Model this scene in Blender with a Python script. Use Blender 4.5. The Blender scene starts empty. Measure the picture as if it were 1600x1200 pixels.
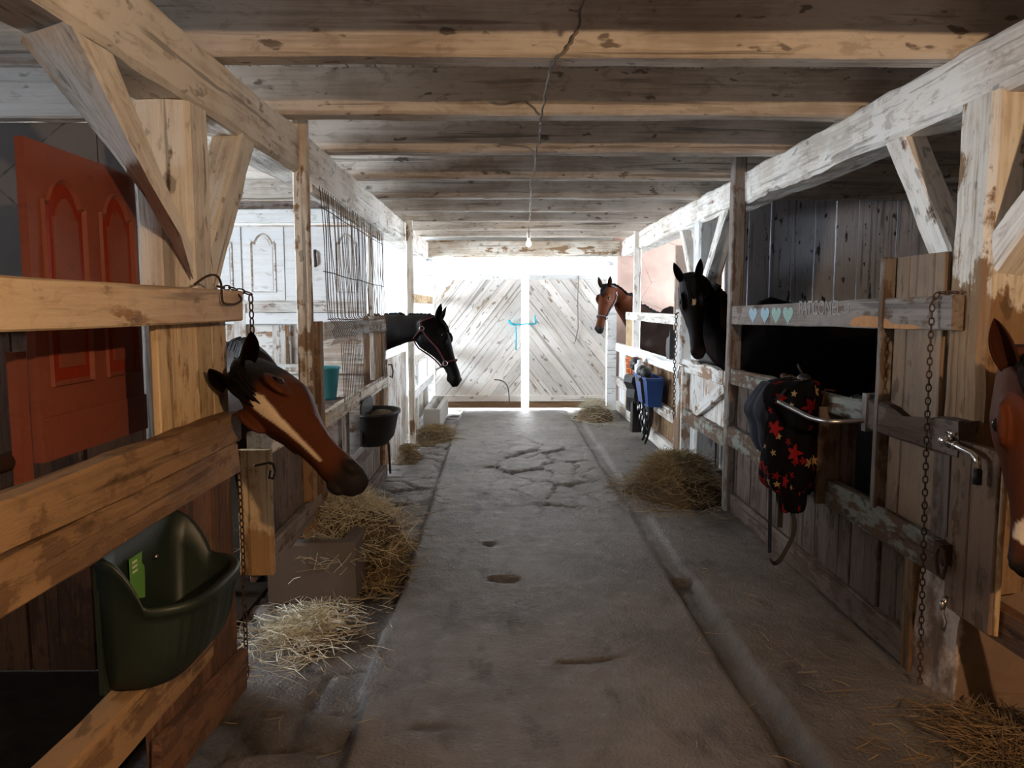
import bpy, bmesh, math, random
import numpy as np
from mathutils import Vector, Matrix, noise

SC = bpy.context.scene
COL = SC.collection
random.seed(7)

# ------------------------------------------------------------------ camera, world, light
cam_d = bpy.data.cameras.new('camera')
cam = bpy.data.objects.new('camera', cam_d)
COL.objects.link(cam)
cam_d.sensor_width = 36.0
cam_d.lens = 27.0
cam_d.clip_start = 0.05
cam.location = (0, 0, 1.5)
cam.rotation_euler = (math.radians(90) - math.atan(0.1), 0, -math.atan(15 / 1200))
SC.camera = cam

SC.view_settings.view_transform = 'Standard'
SC.view_settings.look = 'None'
SC.view_settings.gamma = 1.0
SC.view_settings.use_curve_mapping = False
SC.view_settings.exposure = 0.0
SC.cycles.use_denoising = True
SC.cycles.sample_clamp_indirect = 6.0
SC.cycles.max_bounces = 8
SC.cycles.diffuse_bounces = 5

world = bpy.data.worlds.new('sky')
SC.world = world
world.use_nodes = True
world.node_tree.nodes['Background'].inputs[0].default_value = (0.93, 0.97, 1.0, 1)
world.node_tree.nodes['Background'].inputs[1].default_value = 14.0

LAMP = Vector((1.25, -0.50, 2.15))
FARLAMP = Vector((0.305, 9.0, 2.295))


def point_light(name, loc, power, color, radius):
    d = bpy.data.lights.new(name, 'POINT')
    d.energy = power
    d.color = color
    d.shadow_soft_size = radius
    o = bpy.data.objects.new(name, d)
    o.location = loc
    COL.objects.link(o)


def window_light(name, loc, size_y, size_z, direction, power, color=(0.76, 0.88, 1.0)):
    d = bpy.data.lights.new(name, 'AREA')
    d.shape = 'RECTANGLE'
    d.size = size_y
    d.size_y = size_z
    d.energy = power
    d.color = color
    o = bpy.data.objects.new(name, d)
    o.location = loc
    v = Vector((direction, 0, -0.12))
    o.rotation_euler = v.to_track_quat('-Z', 'Y').to_euler()
    COL.objects.link(o)


WARM = (1.0, 0.66, 0.38)
point_light('near_bulb_light', LAMP, 235, WARM, 0.035)
point_light('far_bulb_light', FARLAMP - Vector((0, 0, 0.06)), 22, (1.0, 0.72, 0.42), 0.03)
# (wall side, y0, y1, z0, z1, power)
WINDOWS = [(-1, 1.45, 2.35, 1.95, 2.5, 30), (-1, 3.3, 5.3, 1.1, 2.2, 160), (-1, 7.6, 10.7, 0.9, 2.3, 430),
           (1, 8.0, 10.7, 0.9, 2.3, 260)]
XL, XR = -4.2, 4.8
for sd, y0, y1, z0, z1, pw in WINDOWS:
    window_light('window_daylight', ((XL if sd < 0 else XR) + sd * 0.10, (y0 + y1) / 2, (z0 + z1) / 2), y1 - y0, z1 - z0, -sd, pw)


# ------------------------------------------------------------------ object helpers
def tag(o, label=None, cat=None, group=None, kind=None):
    if label: o['label'] = label
    if cat: o['category'] = cat
    if group: o['group'] = group
    if kind: o['kind'] = kind
    return o


def thing(name, loc, label, cat, group=None):
    o = bpy.data.objects.new(name, None)
    o.empty_display_size = 0.1
    o.location = loc
    COL.objects.link(o)
    return tag(o, label, cat, group)


def spline(P, k=6):
    P = [Vector(p) for p in P]
    out = []
    for i in range(len(P) - 1):
        a, b, c, d = P[max(0, i - 1)], P[i], P[i + 1], P[min(len(P) - 1, i + 2)]
        for q in range(k):
            t = q / k
            out.append(0.5 * (2 * b + (c - a) * t + (2 * a - 5 * b + 4 * c - d) * t * t + (3 * b - a - 3 * c + d) * t ** 3))
    return out + [P[-1]]


def world_loc(o):
    p = Vector(o.location)
    while o.parent:
        o = o.parent
    return p


class MB:
    """collects geometry of one mesh"""

    def __init__(self):
        self.v = []
        self.f = []
        self.tone = []
        self.wear = []
        self.uv = None

    def add(self, vs, fs, tone=0.0, wear=None):
        b = len(self.v)
        self.v += [tuple(p) for p in vs]
        self.f += [tuple(b + i for i in f) for f in fs]
        self.tone += [tone] * len(vs)
        self.wear += wear if wear else [0.0] * len(vs)
        return b

    def box(self, lo, hi, tone=0.0, c=0.0):
        x0, y0, z0 = lo
        x1, y1, z1 = hi
        vs = [(x0, y0, z0), (x1, y0, z0), (x1, y1, z0), (x0, y1, z0), (x0, y0, z1), (x1, y0, z1), (x1, y1, z1), (x0, y1, z1)]
        fs = [(0, 3, 2, 1), (4, 5, 6, 7), (0, 1, 5, 4), (1, 2, 6, 5), (2, 3, 7, 6), (3, 0, 4, 7)]
        self.add(vs, fs, tone)

    def prism(self, poly, n, d, tone=0.0):
        """poly: ordered 3D points of a plane polygon; extruded by n*d"""
        n = Vector(n) * d
        k = len(poly)
        vs = [Vector(p) for p in poly] + [Vector(p) + n for p in poly]
        fs = [tuple(range(k))[::-1], tuple(range(k, 2 * k))]
        fs += [(i, (i + 1) % k, k + (i + 1) % k, k + i) for i in range(k)]
        self.add(vs, fs, tone)

    def rings(self, rings, closed=True, caps=True, tone=0.0, wear=None):
        n = len(rings[0])
        vs = [p for r in rings for p in r]
        fs = []
        for i in range(len(rings) - 1):
            for j in range(n if closed else n - 1):
                a = i * n + j
                b = i * n + (j + 1) % n
                fs.append((a, b, b + n, a + n))
        if caps and closed:
            fs.append(tuple(range(n))[::-1])
            fs.append(tuple(range((len(rings) - 1) * n, len(rings) * n)))
        return self.add(vs, fs, tone, wear)

    def tube(self, pts, r, n=8, tone=0.0, closed=False, flat=None):
        """round tube; flat=(width, thickness) for a strap"""
        pts = [Vector(p) for p in pts]
        rs = r if isinstance(r, (list, tuple)) else [r] * len(pts)
        rings = []
        prev = None
        m = len(pts)
        for i, p in enumerate(pts):
            if closed:
                t = pts[(i + 1) % m] - pts[i - 1]
            else:
                t = pts[min(i + 1, m - 1)] - pts[max(i - 1, 0)]
            t.normalize()
            if prev is None:
                a = Vector((0, 0, 1)) if abs(t.z) < 0.9 else Vector((0, 1, 0))
                s = t.cross(a).normalized()
            else:
                s = (prev - t * prev.dot(t)).normalized()
            prev = s
            q = t.cross(s)
            if flat:
                w, h = flat[0] / 2, flat[1] / 2
                rings.append([p + s * w + q * h, p - s * w + q * h, p - s * w - q * h, p + s * w - q * h])
            else:
                rings.append([p + (s * math.cos(2 * math.pi * k / n) + q * math.sin(2 * math.pi * k / n)) * rs[i] for k in range(n)])
        if closed:
            rings.append(rings[0])
        self.rings(rings, True, not closed, tone)

    def ellipsoid(self, c, r, n=12, m=8, R=None, tone=0.0):
        c = Vector(c)
        rings = []
        for i in range(1, m):
            ph = math.pi * i / m
            ring = []
            for k in range(n):
                th = 2 * math.pi * k / n
                p = Vector((r[0] * math.sin(ph) * math.cos(th), r[1] * math.sin(ph) * math.sin(th), r[2] * math.cos(ph)))
                if R: p = R @ p
                ring.append(c + p)
            rings.append(ring)
        self.rings(rings, True, True, tone)


def obj(name, mb, mat, parent=None, M=None, smooth=False, loc=None):
    """M: world matrix of the mesh's own frame. loc: put the origin there (mesh given in world coordinates)."""
    me = bpy.data.meshes.new(name)
    vs = mb.v
    if M is None:
        if loc is None:
            loc = Vector((0, 0, 0))
            if parent is not None:
                loc = parent['_w'].copy() if False else Vector(WLOC[parent.name])
            elif vs:
                a = np.array(vs)
                loc = Vector(((a[:, 0].min() + a[:, 0].max()) / 2, (a[:, 1].min() + a[:, 1].max()) / 2, a[:, 2].min()))
        M = Matrix.Translation(loc)
        vs = [(p[0] - loc[0], p[1] - loc[1], p[2] - loc[2]) for p in vs]
    me.from_pydata([tuple(p) for p in vs], [], mb.f)
    at = me.attributes.new('tone', 'FLOAT', 'POINT')
    at.data.foreach_set('value', np.array(mb.tone, dtype=np.float32))
    at = me.attributes.new('wear', 'FLOAT', 'POINT')
    at.data.foreach_set('value', np.array(mb.wear, dtype=np.float32))
    bm = bmesh.new()
    bm.from_mesh(me)
    bmesh.ops.recalc_face_normals(bm, faces=bm.faces)
    bm.to_mesh(me)
    bm.free()
    me.materials.append(mat)
    if smooth:
        me.polygons.foreach_set('use_smooth', [True] * len(me.polygons))
    o = bpy.data.objects.new(name, me)
    COL.objects.link(o)
    if parent is not None:
        o.parent = parent
        W = Matrix.Translation(Vector(WLOC[parent.name]))
        o.matrix_local = parent_world(parent).inverted() @ M
    else:
        o.matrix_world = M
    WLOC[o.name] = tuple(M.translation)
    PW[o.name] = M.copy()
    return o


WLOC, PW = {}, {}


def parent_world(p):
    return PW[p.name]


def T(name, loc, label, cat, group=None):
    o = thing(name, loc, label, cat, group)
    WLOC[o.name] = tuple(loc)
    PW[o.name] = Matrix.Translation(Vector(loc))
    return o


def frame(p0, xdir, up):
    x = Vector(xdir).normalized()
    z = Vector(up)
    z = (z - x * z.dot(x)).normalized()
    y = z.cross(x)
    M = Matrix((x, y, z)).transposed().to_4x4()
    M.translation = Vector(p0)
    return M


def timber(name, p0, p1, w, h, mat, parent=None, up=(0, 0, 1), rough=0.004, ch=None, seg=0.10, wear=None, chew=None, tone=None, seed=None, cut0=None, cut1=None):
    """a sawn timber from p0 to p1 (centre line), w across, h along up; hewn wobble; own X axis along the grain"""
    p0, p1 = Vector(p0), Vector(p1)
    L = (p1 - p0).length
    M = frame(p0, p1 - p0, up)
    ch = ch if ch is not None else min(w, h) * 0.10
    n = max(2, int(L / seg))
    sd = seed if seed is not None else random.random() * 50
    a, b = w / 2, h / 2
    base = [(a, b - ch), (a - ch, b), (0, b), (-a + ch, b), (-a, b - ch), (-a, 0), (-a, -b + ch), (-a + ch, -b), (0, -b), (a - ch, -b), (a, -b + ch), (a, 0)]
    rings, wr = [], []
    for i in range(n + 1):
        x = L * i / n
        ring = []
        for k, (y, z) in enumerate(base):
            q = noise.noise_vector(Vector((x * 2.3 + sd, k * 0.3 + sd, sd))) * rough + noise.noise_vector(Vector((x * 9 + sd, k * 0.8, sd))) * rough * 0.6
            dz = 0
            if chew and z > 0:
                dz = -chew(x) * (0.6 + 0.8 * abs(noise.noise(Vector((x * 14, y * 20, sd)))))
            xx = x if 0 < i < n else x + q.x
            for end, cut in ((0, cut0), (n, cut1)):
                if cut is not None and i == end:
                    ax, val = cut
                    o_ = M @ Vector((0, y, z))
                    xx = (val - o_[ax]) / M.col[0][ax]
            ring.append((xx, y + q.y, z + q.z + dz))
            wr.append(wear(x / L) if wear else 0.0)
        rings.append(ring)
    mb = MB()
    mb.rings(rings, True, True, tone if tone is not None else random.uniform(-1, 1), wr)
    return obj(name, mb, mat, parent, M)


def boards(name, origin, udir, vdir, width, height, pw, thick, mat, parent=None, gap=0.004, jit=0.003, top=None, bot=None, ragged=0.0, holes=None):
    """side by side planks in one panel: laid along udir, grain along vdir"""
    v = Vector(vdir).normalized()
    u = Vector(udir).normalized()
    n = v.cross(u)
    M = Matrix((v, u, n)).transposed().to_4x4()
    M.translation = Vector(origin)
    mb = MB()
    x = 0.0
    while x < width - 0.01:
        w = min(pw * random.uniform(0.82, 1.18), width - x)
        if width - x - w < pw * 0.3: w = width - x
        o = random.uniform(-jit, jit)
        t0 = 0.0 if bot is None else bot(x + w / 2)
        t1 = height if top is None else top(x + w / 2)
        t1 += random.uniform(-ragged, ragged)
        g = gap * random.uniform(0.4, 1.5) / 2
        y0, y1 = x + g, x + w - g
        c = min(0.004, thick * 0.3)
        z0, z1 = o, o + thick
        k = max(1, int((t1 - t0) / 0.25))
        rings = []
        sd = random.random() * 90
        for i in range(k + 1):
            s = t0 + (t1 - t0) * i / k
            d = noise.noise(Vector((s * 2, sd, 0))) * jit
            e = noise.noise(Vector((s * 3, sd, 4))) * gap * 0.3
            rings.append([(s, y0 + e, z0 + c + d), (s, y0 + c + e, z0 + d), (s, y1 - c + e, z0 + d), (s, y1 + e, z0 + c + d), (s, y1 + e, z1 - c + d), (s, y1 - c + e, z1 + d), (s, y0 + c + e, z1 + d), (s, y0 + e, z1 - c + d)])
        mb.rings(rings, True, True, random.uniform(-1, 1))
        x += w
    return obj(name, mb, mat, parent, M)


# ------------------------------------------------------------------ materials
class NT:
    def __init__(self, name):
        self.m = bpy.data.materials.new(name)
        self.m.use_nodes = True
        self.t = self.m.node_tree
        self.b = self.t.nodes['Principled BSDF']

    def n(self, kind, **kw):
        nd = self.t.nodes.new(kind)
        for k, v in kw.items():
            setattr(nd, k, v)
        return nd

    def put(self, sock, val):
        if hasattr(val, 'node'):
            self.t.links.new(val, sock)
        elif isinstance(val, (tuple, list)) and len(val) == 3 and sock.type == 'RGBA':
            sock.default_value = (*val, 1)
        else:
            sock.default_value = val

    def math(self, op, a, b=0.0, c=None, clamp=False):
        nd = self.n('ShaderNodeMath', operation=op, use_clamp=clamp)
        self.put(nd.inputs[0], a)
        self.put(nd.inputs[1], b)
        if c is not None: self.put(nd.inputs[2], c)
        return nd.outputs[0]

    def vmath(self, op, a, b):
        nd = self.n('ShaderNodeVectorMath', operation=op)
        self.put(nd.inputs[0], a)
        self.put(nd.inputs[1], b)
        return nd.outputs[0]

    def noise(self, vec, scale, detail=4.0, rough=0.55, dist=0.0):
        nd = self.n('ShaderNodeTexNoise')
        self.put(nd.inputs['Vector'], vec)
        nd.inputs['Scale'].default_value = scale
        nd.inputs['Detail'].default_value = detail
        nd.inputs['Roughness'].default_value = rough
        nd.inputs['Distortion'].default_value = dist
        return nd.outputs['Fac']

    def step(self, val, lo, hi):
        nd = self.n('ShaderNodeMapRange', interpolation_type='SMOOTHSTEP')
        self.put(nd.inputs['Value'], val)
        self.put(nd.inputs['From Min'], lo)
        self.put(nd.inputs['From Max'], hi)
        return nd.outputs['Result']

    def mix(self, f, a, b, mode='MIX'):
        nd = self.n('ShaderNodeMix', data_type='RGBA', blend_type=mode)
        self.put(nd.inputs[0], f)
        self.put(nd.inputs[6], a)
        self.put(nd.inputs[7], b)
        return nd.outputs[2]

    def attr(self, name, out='Fac'):
        nd = self.n('ShaderNodeAttribute', attribute_name=name)
        return nd.outputs[out]

    def bump(self, h, strength, dist=0.01):
        nd = self.n('ShaderNodeBump')
        nd.inputs['Strength'].default_value = strength
        nd.inputs['Distance'].default_value = dist
        self.put(nd.inputs['Height'], h)
        self.put(self.b.inputs['Normal'], nd.outputs[0])

    def coords(self):
        tc = self.n('ShaderNodeTexCoord').outputs['Object']
        r = self.n('ShaderNodeObjectInfo').outputs['Random']
        r = self.math('MULTIPLY', r, 41.0)
        t = self.math('MULTIPLY', self.attr('tone'), 17.0)
        off = self.math('ADD', r, t)
        cb = self.n('ShaderNodeCombineXYZ')
        self.put(cb.inputs[0], off)
        self.put(cb.inputs[1], off)
        self.put(cb.inputs[2], off)
        return self.vmath('ADD', tc, cb.outputs[0])

    def fin(self, col, rough=0.8, spec=0.3):
        self.put(self.b.inputs['Base Color'], col)
        self.put(self.b.inputs['Roughness'], rough)
        self.b.inputs['Specular IOR Level'].default_value = spec
        return self.m


def wood(name, paint, bare, grime, thr=0.60, grime_amt=0.6, rough=0.8, bump=0.6, crack=0.5, spec=0.25, tonev=0.14, grime_lo=0.45, chips=0.5, hewn=0.45):
    N = NT(name)
    co = N.coords()
    st = N.vmath('MULTIPLY', co, (1.3, 11.0, 11.0))
    st2 = N.vmath('MULTIPLY', co, (1.0, 38.0, 38.0))
    grain = N.noise(st, 1.0, 8, 0.62, 0.4)
    fine = N.noise(st2, 1.6, 5, 0.6, 0.2)
    big = N.noise(co, 2.1, 5, 0.6)
    mid = N.noise(co, 7.0, 5, 0.65)
    wear = N.attr('wear')
    pv = N.math('ADD', N.math('MULTIPLY', grain, 0.55), N.math('MULTIPLY', mid, 0.45))
    pv = N.math('ADD', pv, N.math('MULTIPLY', wear, 0.30))
    thr -= 0.035
    mask = N.step(pv, thr - 0.025, thr + 0.025)
    gm = N.math('MULTIPLY', N.step(N.math('ADD', N.math('MULTIPLY', big, 0.6), N.math('MULTIPLY', fine, 0.4)), grime_lo, grime_lo + 0.17), grime_amt)
    c1 = N.mix(gm, paint, grime)
    bv = N.mix(fine, tuple(x * 0.55 for x in bare), tuple(min(1, x * 1.4) for x in bare))
    c = N.mix(mask, c1, bv)
    cr = N.math('MULTIPLY', N.step(N.noise(N.vmath('MULTIPLY', co, (0.7, 24.0, 24.0)), 1.0, 3, 0.5, 0.6), 0.60, 0.67), crack)
    c = N.mix(cr, c, tuple(x * 0.12 for x in bare))
    vo = N.n('ShaderNodeTexNoise')
    N.put(vo.inputs['Vector'], N.vmath('MULTIPLY', co, (7.0, 17.0, 17.0)))
    vo.inputs['Scale'].default_value = 1.0
    vo.inputs['Detail'].default_value = 3
    sp = N.math('MULTIPLY', N.step(vo.outputs['Fac'], 0.635, 0.69), chips)
    c = N.mix(sp, c, tuple(x * 0.2 for x in bare))
    hew = N.noise(N.vmath('MULTIPLY', co, (6.0, 17.0, 17.0)), 1.0, 5, 0.65, 0.8)
    c = N.mix(N.math('MULTIPLY', N.math('SUBTRACT', 1.0, N.step(hew, 0.34, 0.47)), hewn), c, tuple(x * 0.8 for x in grime))
    tn = N.math('MULTIPLY_ADD', N.attr('tone'), tonev, 1.0 - tonev * 0.3)
    hsv = N.n('ShaderNodeHueSaturation')
    N.put(hsv.inputs['Value'], tn)
    N.put(hsv.inputs['Color'], c)
    h = N.math('SUBTRACT', N.math('ADD', N.math('MULTIPLY', hew, 0.8), N.math('ADD', N.math('MULTIPLY', grain, 0.7), N.math('MULTIPLY', fine, 0.35))), N.math('ADD', N.math('MULTIPLY', mask, 0.25), N.math('MULTIPLY', cr, 0.5)))
    N.bump(h, bump, 0.012)
    return N.fin(hsv.outputs[0], rough, spec)


def plain(name, col, rough=0.6, metal=0.0, var=0.25, scale=9.0, bump=0.1, spec=0.4, emit=None):
    N = NT(name)
    co = N.coords()
    f = N.noise(co, scale, 5, 0.6)
    c = N.mix(f, tuple(x * (1 - var) for x in col), tuple(min(1, x * (1 + var)) for x in col))
    N.bump(f, bump, 0.004)
    N.b.inputs['Metallic'].default_value = metal
    m = N.fin(c, rough, spec)
    if emit:
        N.b.inputs['Emission Color'].default_value = (*emit[0], 1)
        N.b.inputs['Emission Strength'].default_value = emit[1]
    return m


WHITE = (0.82, 0.79, 0.74)
BROWN = (0.20, 0.12, 0.07)
M_WHITE = wood('whitewashed_timber', WHITE, BROWN, (0.36, 0.27, 0.19), thr=0.655, grime_amt=0.5)
M_WHITE_WORN = wood('whitewashed_timber_worn', (0.74, 0.70, 0.63), (0.25, 0.15, 0.08), (0.38, 0.27, 0.17), thr=0.60, grime_amt=0.7)
M_JOIST = wood('whitewashed_joist', (0.66, 0.60, 0.54), BROWN, (0.33, 0.26, 0.20), thr=0.68, grime_amt=0.65, chips=0.7)
M_BRIGHT = wood('bright_whitewash', (0.84, 0.85, 0.85), (0.28, 0.22, 0.17), (0.55, 0.52, 0.48), thr=0.67, grime_amt=0.35)
M_PALE = wood('pale_bare_board', (0.62, 0.47, 0.29), (0.36, 0.21, 0.09), (0.40, 0.25, 0.12), thr=0.60, grime_amt=0.6)
M_RAIL = wood('rubbed_pale_rail', (0.64, 0.49, 0.32), (0.34, 0.19, 0.08), (0.44, 0.27, 0.14), thr=0.64, grime_amt=0.6, rough=0.6)
M_OLD = wood('old_brown_timber', (0.28, 0.17, 0.085), (0.16, 0.09, 0.045), (0.14, 0.08, 0.04), thr=0.56, grime_amt=0.75, rough=0.65)
M_DARK = wood('dark_brown_board', (0.17, 0.085, 0.045), (0.10, 0.05, 0.03), (0.07, 0.035, 0.02), thr=0.55, grime_amt=0.6, rough=0.7)
M_GREYW = wood('grey_weathered_board', (0.24, 0.205, 0.185), (0.13, 0.085, 0.06), (0.13, 0.10, 0.08), thr=0.58, grime_amt=0.65)
M_GREYW2 = wood('brown_grey_board', (0.16, 0.12, 0.10), (0.09, 0.055, 0.04), (0.085, 0.06, 0.048), thr=0.58, grime_amt=0.6)
M_MINT = wood('faded_mint_paint', (0.27, 0.29, 0.26), (0.14, 0.085, 0.055), (0.17, 0.125, 0.10), thr=0.53, grime_amt=0.6, chips=0.8)
M_BLUEG = wood('blue_grey_planks', (0.52, 0.55, 0.62), (0.06, 0.05, 0.05), (0.36, 0.37, 0.42), thr=0.66, grime_amt=0.5, chips=0.9)
M_RED = wood('red_varnished_wood', (0.225, 0.068, 0.042), (0.26, 0.09, 0.04), (0.22, 0.05, 0.03), thr=0.70, grime_amt=0.5, rough=0.42, bump=0.1, crack=0.1, chips=0.2, hewn=0.12)
M_REDD = wood('red_varnish_groove', (0.26, 0.028, 0.010), (0.2, 0.03, 0.02), (0.16, 0.02, 0.01), thr=0.75, grime_amt=0.4, rough=0.35, bump=0.1, crack=0.0, chips=0.1, hewn=0.1)
M_CUP = wood('white_cupboard_paint', (0.80, 0.82, 0.84), (0.4, 0.34, 0.3), (0.58, 0.52, 0.46), thr=0.74, grime_amt=0.4, bump=0.08, crack=0.1, chips=0.2, rough=0.6, hewn=0.08)
M_DIRTYW = wood('dirty_white_board', (0.72, 0.71, 0.69), (0.30, 0.19, 0.12), (0.36, 0.25, 0.17), thr=0.60, grime_amt=0.85, crack=0.3)
M_DOOR = wood('peeling_door_paint', (0.80, 0.77, 0.73), (0.40, 0.29, 0.20), (0.58, 0.48, 0.40), thr=0.65, grime_amt=0.45, chips=0.6, hewn=0.2)
M_RUST = plain('rusty_iron', (0.075, 0.042, 0.028), 0.7, 0.6, 0.5, 30, 0.3)
M_STEEL = plain('worn_steel', (0.45, 0.44, 0.43), 0.35, 1.0, 0.3, 20, 0.1)
M_CHROME = plain('chrome', (0.75, 0.75, 0.74), 0.18, 1.0, 0.1, 20, 0.02)
M_BLACK = plain('black_leather', (0.012, 0.011, 0.011), 0.45, 0, 0.4, 20, 0.2)
M_BLKPL = plain('black_rubber', (0.016, 0.016, 0.016), 0.55, 0, 0.4, 14, 0.2)
M_GREEN = plain('dark_green_plastic', (0.011, 0.019, 0.013), 0.5, 0, 0.35, 6, 0.1, 0.5)
M_FEED = plain('feed_dust', (0.10, 0.07, 0.035), 0.95, 0, 0.6, 26, 0.4)
M_BLUE = plain('blue_plastic', (0.009, 0.05, 0.20), 0.4, 0, 0.15, 6, 0.05)
M_ORANGE = plain('orange_plastic', (0.75, 0.20, 0.05), 0.5, 0, 0.2, 6, 0.05)
M_WHITEPL = plain('white_plastic', (0.75, 0.77, 0.8), 0.4, 0, 0.1, 6, 0.05)
M_TEAL = plain('teal_plastic', (0.03, 0.17, 0.19), 0.4, 0, 0.2, 6, 0.05)
M_CYAN = plain('cyan_rope', (0.03, 0.42, 0.55), 0.7, 0, 0.2, 60, 0.3)
M_NAVY = plain('navy_webbing', (0.007, 0.009, 0.021), 0.8, 0, 0.3, 40, 0.3)
M_BURG = plain('burgundy_webbing', (0.085, 0.014, 0.018), 0.7, 0, 0.3, 40, 0.3)
M_GREYWEB = plain('grey_webbing', (0.12, 0.12, 0.14), 0.7, 0, 0.3, 40, 0.3)
M_CORD = plain('grimy_cord', (0.20, 0.17, 0.15), 0.7, 0, 0.4, 30, 0.2)
M_SOCKET = plain('porcelain_socket', (0.5, 0.45, 0.38), 0.4, 0, 0.2, 10, 0.05)
M_BULB = plain('glowing_bulb', (1, 0.9, 0.7), 0.3, 0, 0, 5, 0, 0.3, ((1.0, 0.74, 0.42), 25))
M_EYE = plain('horse_eye', (0.012, 0.007, 0.005), 0.05, 0, 0.2, 30, 0, 0.8)
M_TAG = plain('green_sticker', (0.10, 0.26, 0.05), 0.5, 0, 0.2, 20, 0.02)
M_TAGW = plain('sticker_print', (0.55, 0.62, 0.45), 0.6, 0, 0.1, 20, 0.0)
M_CHALKB = plain('pale_blue_paint', (0.30, 0.43, 0.50), 0.9, 0, 0.25, 40, 0.1)
M_CHALKG = plain('mint_green_paint', (0.28, 0.42, 0.38), 0.9, 0, 0.25, 40, 0.1)
M_CHALK = plain('white_chalk', (0.29, 0.27, 0.26), 0.95, 0, 0.25, 60, 0.1)
M_ORSTAIN = plain('orange_scrape', (0.42, 0.20, 0.08), 0.9, 0, 0.4, 40, 0.2)


def plaster(name, col, crackc, crack=0.5, dirt=None):
    N = NT(name)
    co = N.coords()
    a = N.noise(co, 1.6, 6, 0.6)
    b = N.noise(co, 14, 5, 0.6)
    c = N.mix(N.step(a, 0.35, 0.7), col, tuple(x * 0.72 for x in col))
    vo = N.n('ShaderNodeTexVoronoi', feature='DISTANCE_TO_EDGE')
    N.put(vo.inputs['Vector'], N.vmath('ADD', N.vmath('MULTIPLY', co, (1.0, 1.0, 1.6)), N.vmath('MULTIPLY', co, (0.05, 0.02, 0.04))))
    vo.inputs['Scale'].default_value = 1.1
    nz = N.math('MULTIPLY', N.noise(co, 5, 5, 0.7), 0.05)
    cr = N.math('MULTIPLY', N.math('SUBTRACT', 1.0, N.step(N.math('ADD', vo.outputs['Distance'], nz), 0.022, 0.036)), crack)
    c = N.mix(cr, c, crackc)
    if dirt:
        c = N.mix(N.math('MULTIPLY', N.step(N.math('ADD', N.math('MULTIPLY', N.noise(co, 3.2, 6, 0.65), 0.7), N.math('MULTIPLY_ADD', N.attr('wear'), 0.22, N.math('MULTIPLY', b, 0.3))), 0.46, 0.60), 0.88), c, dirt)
    N.bump(N.math('ADD', b, N.math('MULTIPLY', cr, -1.0)), 0.3, 0.01)
    return N.fin(c, 0.9, 0.2)


M_PINK = plaster('pink_plaster', (0.66, 0.47, 0.40), (0.22, 0.15, 0.12))
M_WPLAST = plaster('white_plaster', (0.80, 0.84, 0.86), (0.4, 0.38, 0.36))
M_GREYPL = plaster('grey_concrete_wall', (0.155, 0.145, 0.145), (0.02, 0.018, 0.018), 0.9)
M_DIM = plaster('dim_stall_plaster', (0.22, 0.20, 0.19), (0.08, 0.07, 0.06))
M_CONC = plaster('rough_concrete', (0.30, 0.27, 0.24), (0.10, 0.08, 0.07), 0.3)
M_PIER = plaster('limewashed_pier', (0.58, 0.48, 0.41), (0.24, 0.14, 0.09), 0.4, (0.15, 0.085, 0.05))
M_TROUGH = plaster('trough_concrete', (0.15, 0.13, 0.12), (0.10, 0.08, 0.07), 0.2)


def floor_mat():
    N = NT('worn_stone_floor')
    co = N.n('ShaderNodeTexCoord').outputs['Object']
    low = N.attr('wear')
    cell = N.attr('tone')
    a = N.noise(co, 1.3, 6, 0.62)
    b = N.noise(co, 9, 6, 0.65)
    c3 = N.noise(N.vmath('MULTIPLY', co, (6.0, 2.2, 1.0)), 1.0, 6, 0.65)
    fine = N.noise(co, 70, 4, 0.6)
    col = N.mix(N.step(a, 0.35, 0.68), (0.165, 0.148, 0.138), (0.088, 0.073, 0.064))
    col = N.mix(N.math('MULTIPLY', N.step(c3, 0.52, 0.70), 0.8), col, (0.045, 0.032, 0.025))
    col = N.mix(N.math('MULTIPLY', N.step(b, 0.5, 0.75), 0.4), col, (0.22, 0.20, 0.19))
    hs = N.n('ShaderNodeHueSaturation')
    N.put(hs.inputs['Value'], N.math('MULTIPLY_ADD', cell, 0.22, 1.0))
    N.put(hs.inputs['Color'], col)
    col = N.mix(N.math('MULTIPLY', low, 0.88), hs.outputs[0], (0.028, 0.020, 0.015))
    col = N.mix(N.math('MULTIPLY', N.step(fine, 0.66, 0.72), 0.5), col, (0.10, 0.075, 0.055))
    N.bump(N.math('ADD', N.math('MULTIPLY', b, 0.8), N.math('MULTIPLY', fine, 0.35)), 0.9, 0.03)
    return N.fin(col, N.math('MULTIPLY_ADD', b, -0.35, 0.72), 0.6)


M_FLOOR = floor_mat()


def hay_mat(name, c0, c1):
    N = NT(name)
    t = N.math('MULTIPLY_ADD', N.attr('tone'), 0.5, 0.5)
    c = N.mix(t, c0, c1)
    return N.fin(c, 0.7, 0.3)


M_HAY = hay_mat('hay', (0.12, 0.08, 0.035), (0.48, 0.37, 0.20))
M_HAYP = hay_mat('pale_hay', (0.30, 0.26, 0.17), (0.74, 0.70, 0.56))
M_HAYD = hay_mat('dark_hay', (0.07, 0.042, 0.02), (0.25, 0.16, 0.08))
M_HAYBASE = plain('hay_mass', (0.09, 0.06, 0.03), 0.95, 0, 0.6, 45, 0.8)
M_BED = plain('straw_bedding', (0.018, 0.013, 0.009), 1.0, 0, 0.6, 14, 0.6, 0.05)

# ------------------------------------------------------------------ floor


def fbm(x, y, s, o=4):
    return noise.fractal(Vector((x * s, y * s, 3.1)), 0.9, 2.0, o)


def cellinfo(x, y, sc):
    d, p = noise.voronoi(Vector((x * sc, y * sc * 1.25, 0.7)))
    return d[1] - d[0], (math.sin(p[0].x * 12.9 + p[0].y * 78.2) * 43758.5) % 1.0


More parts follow.
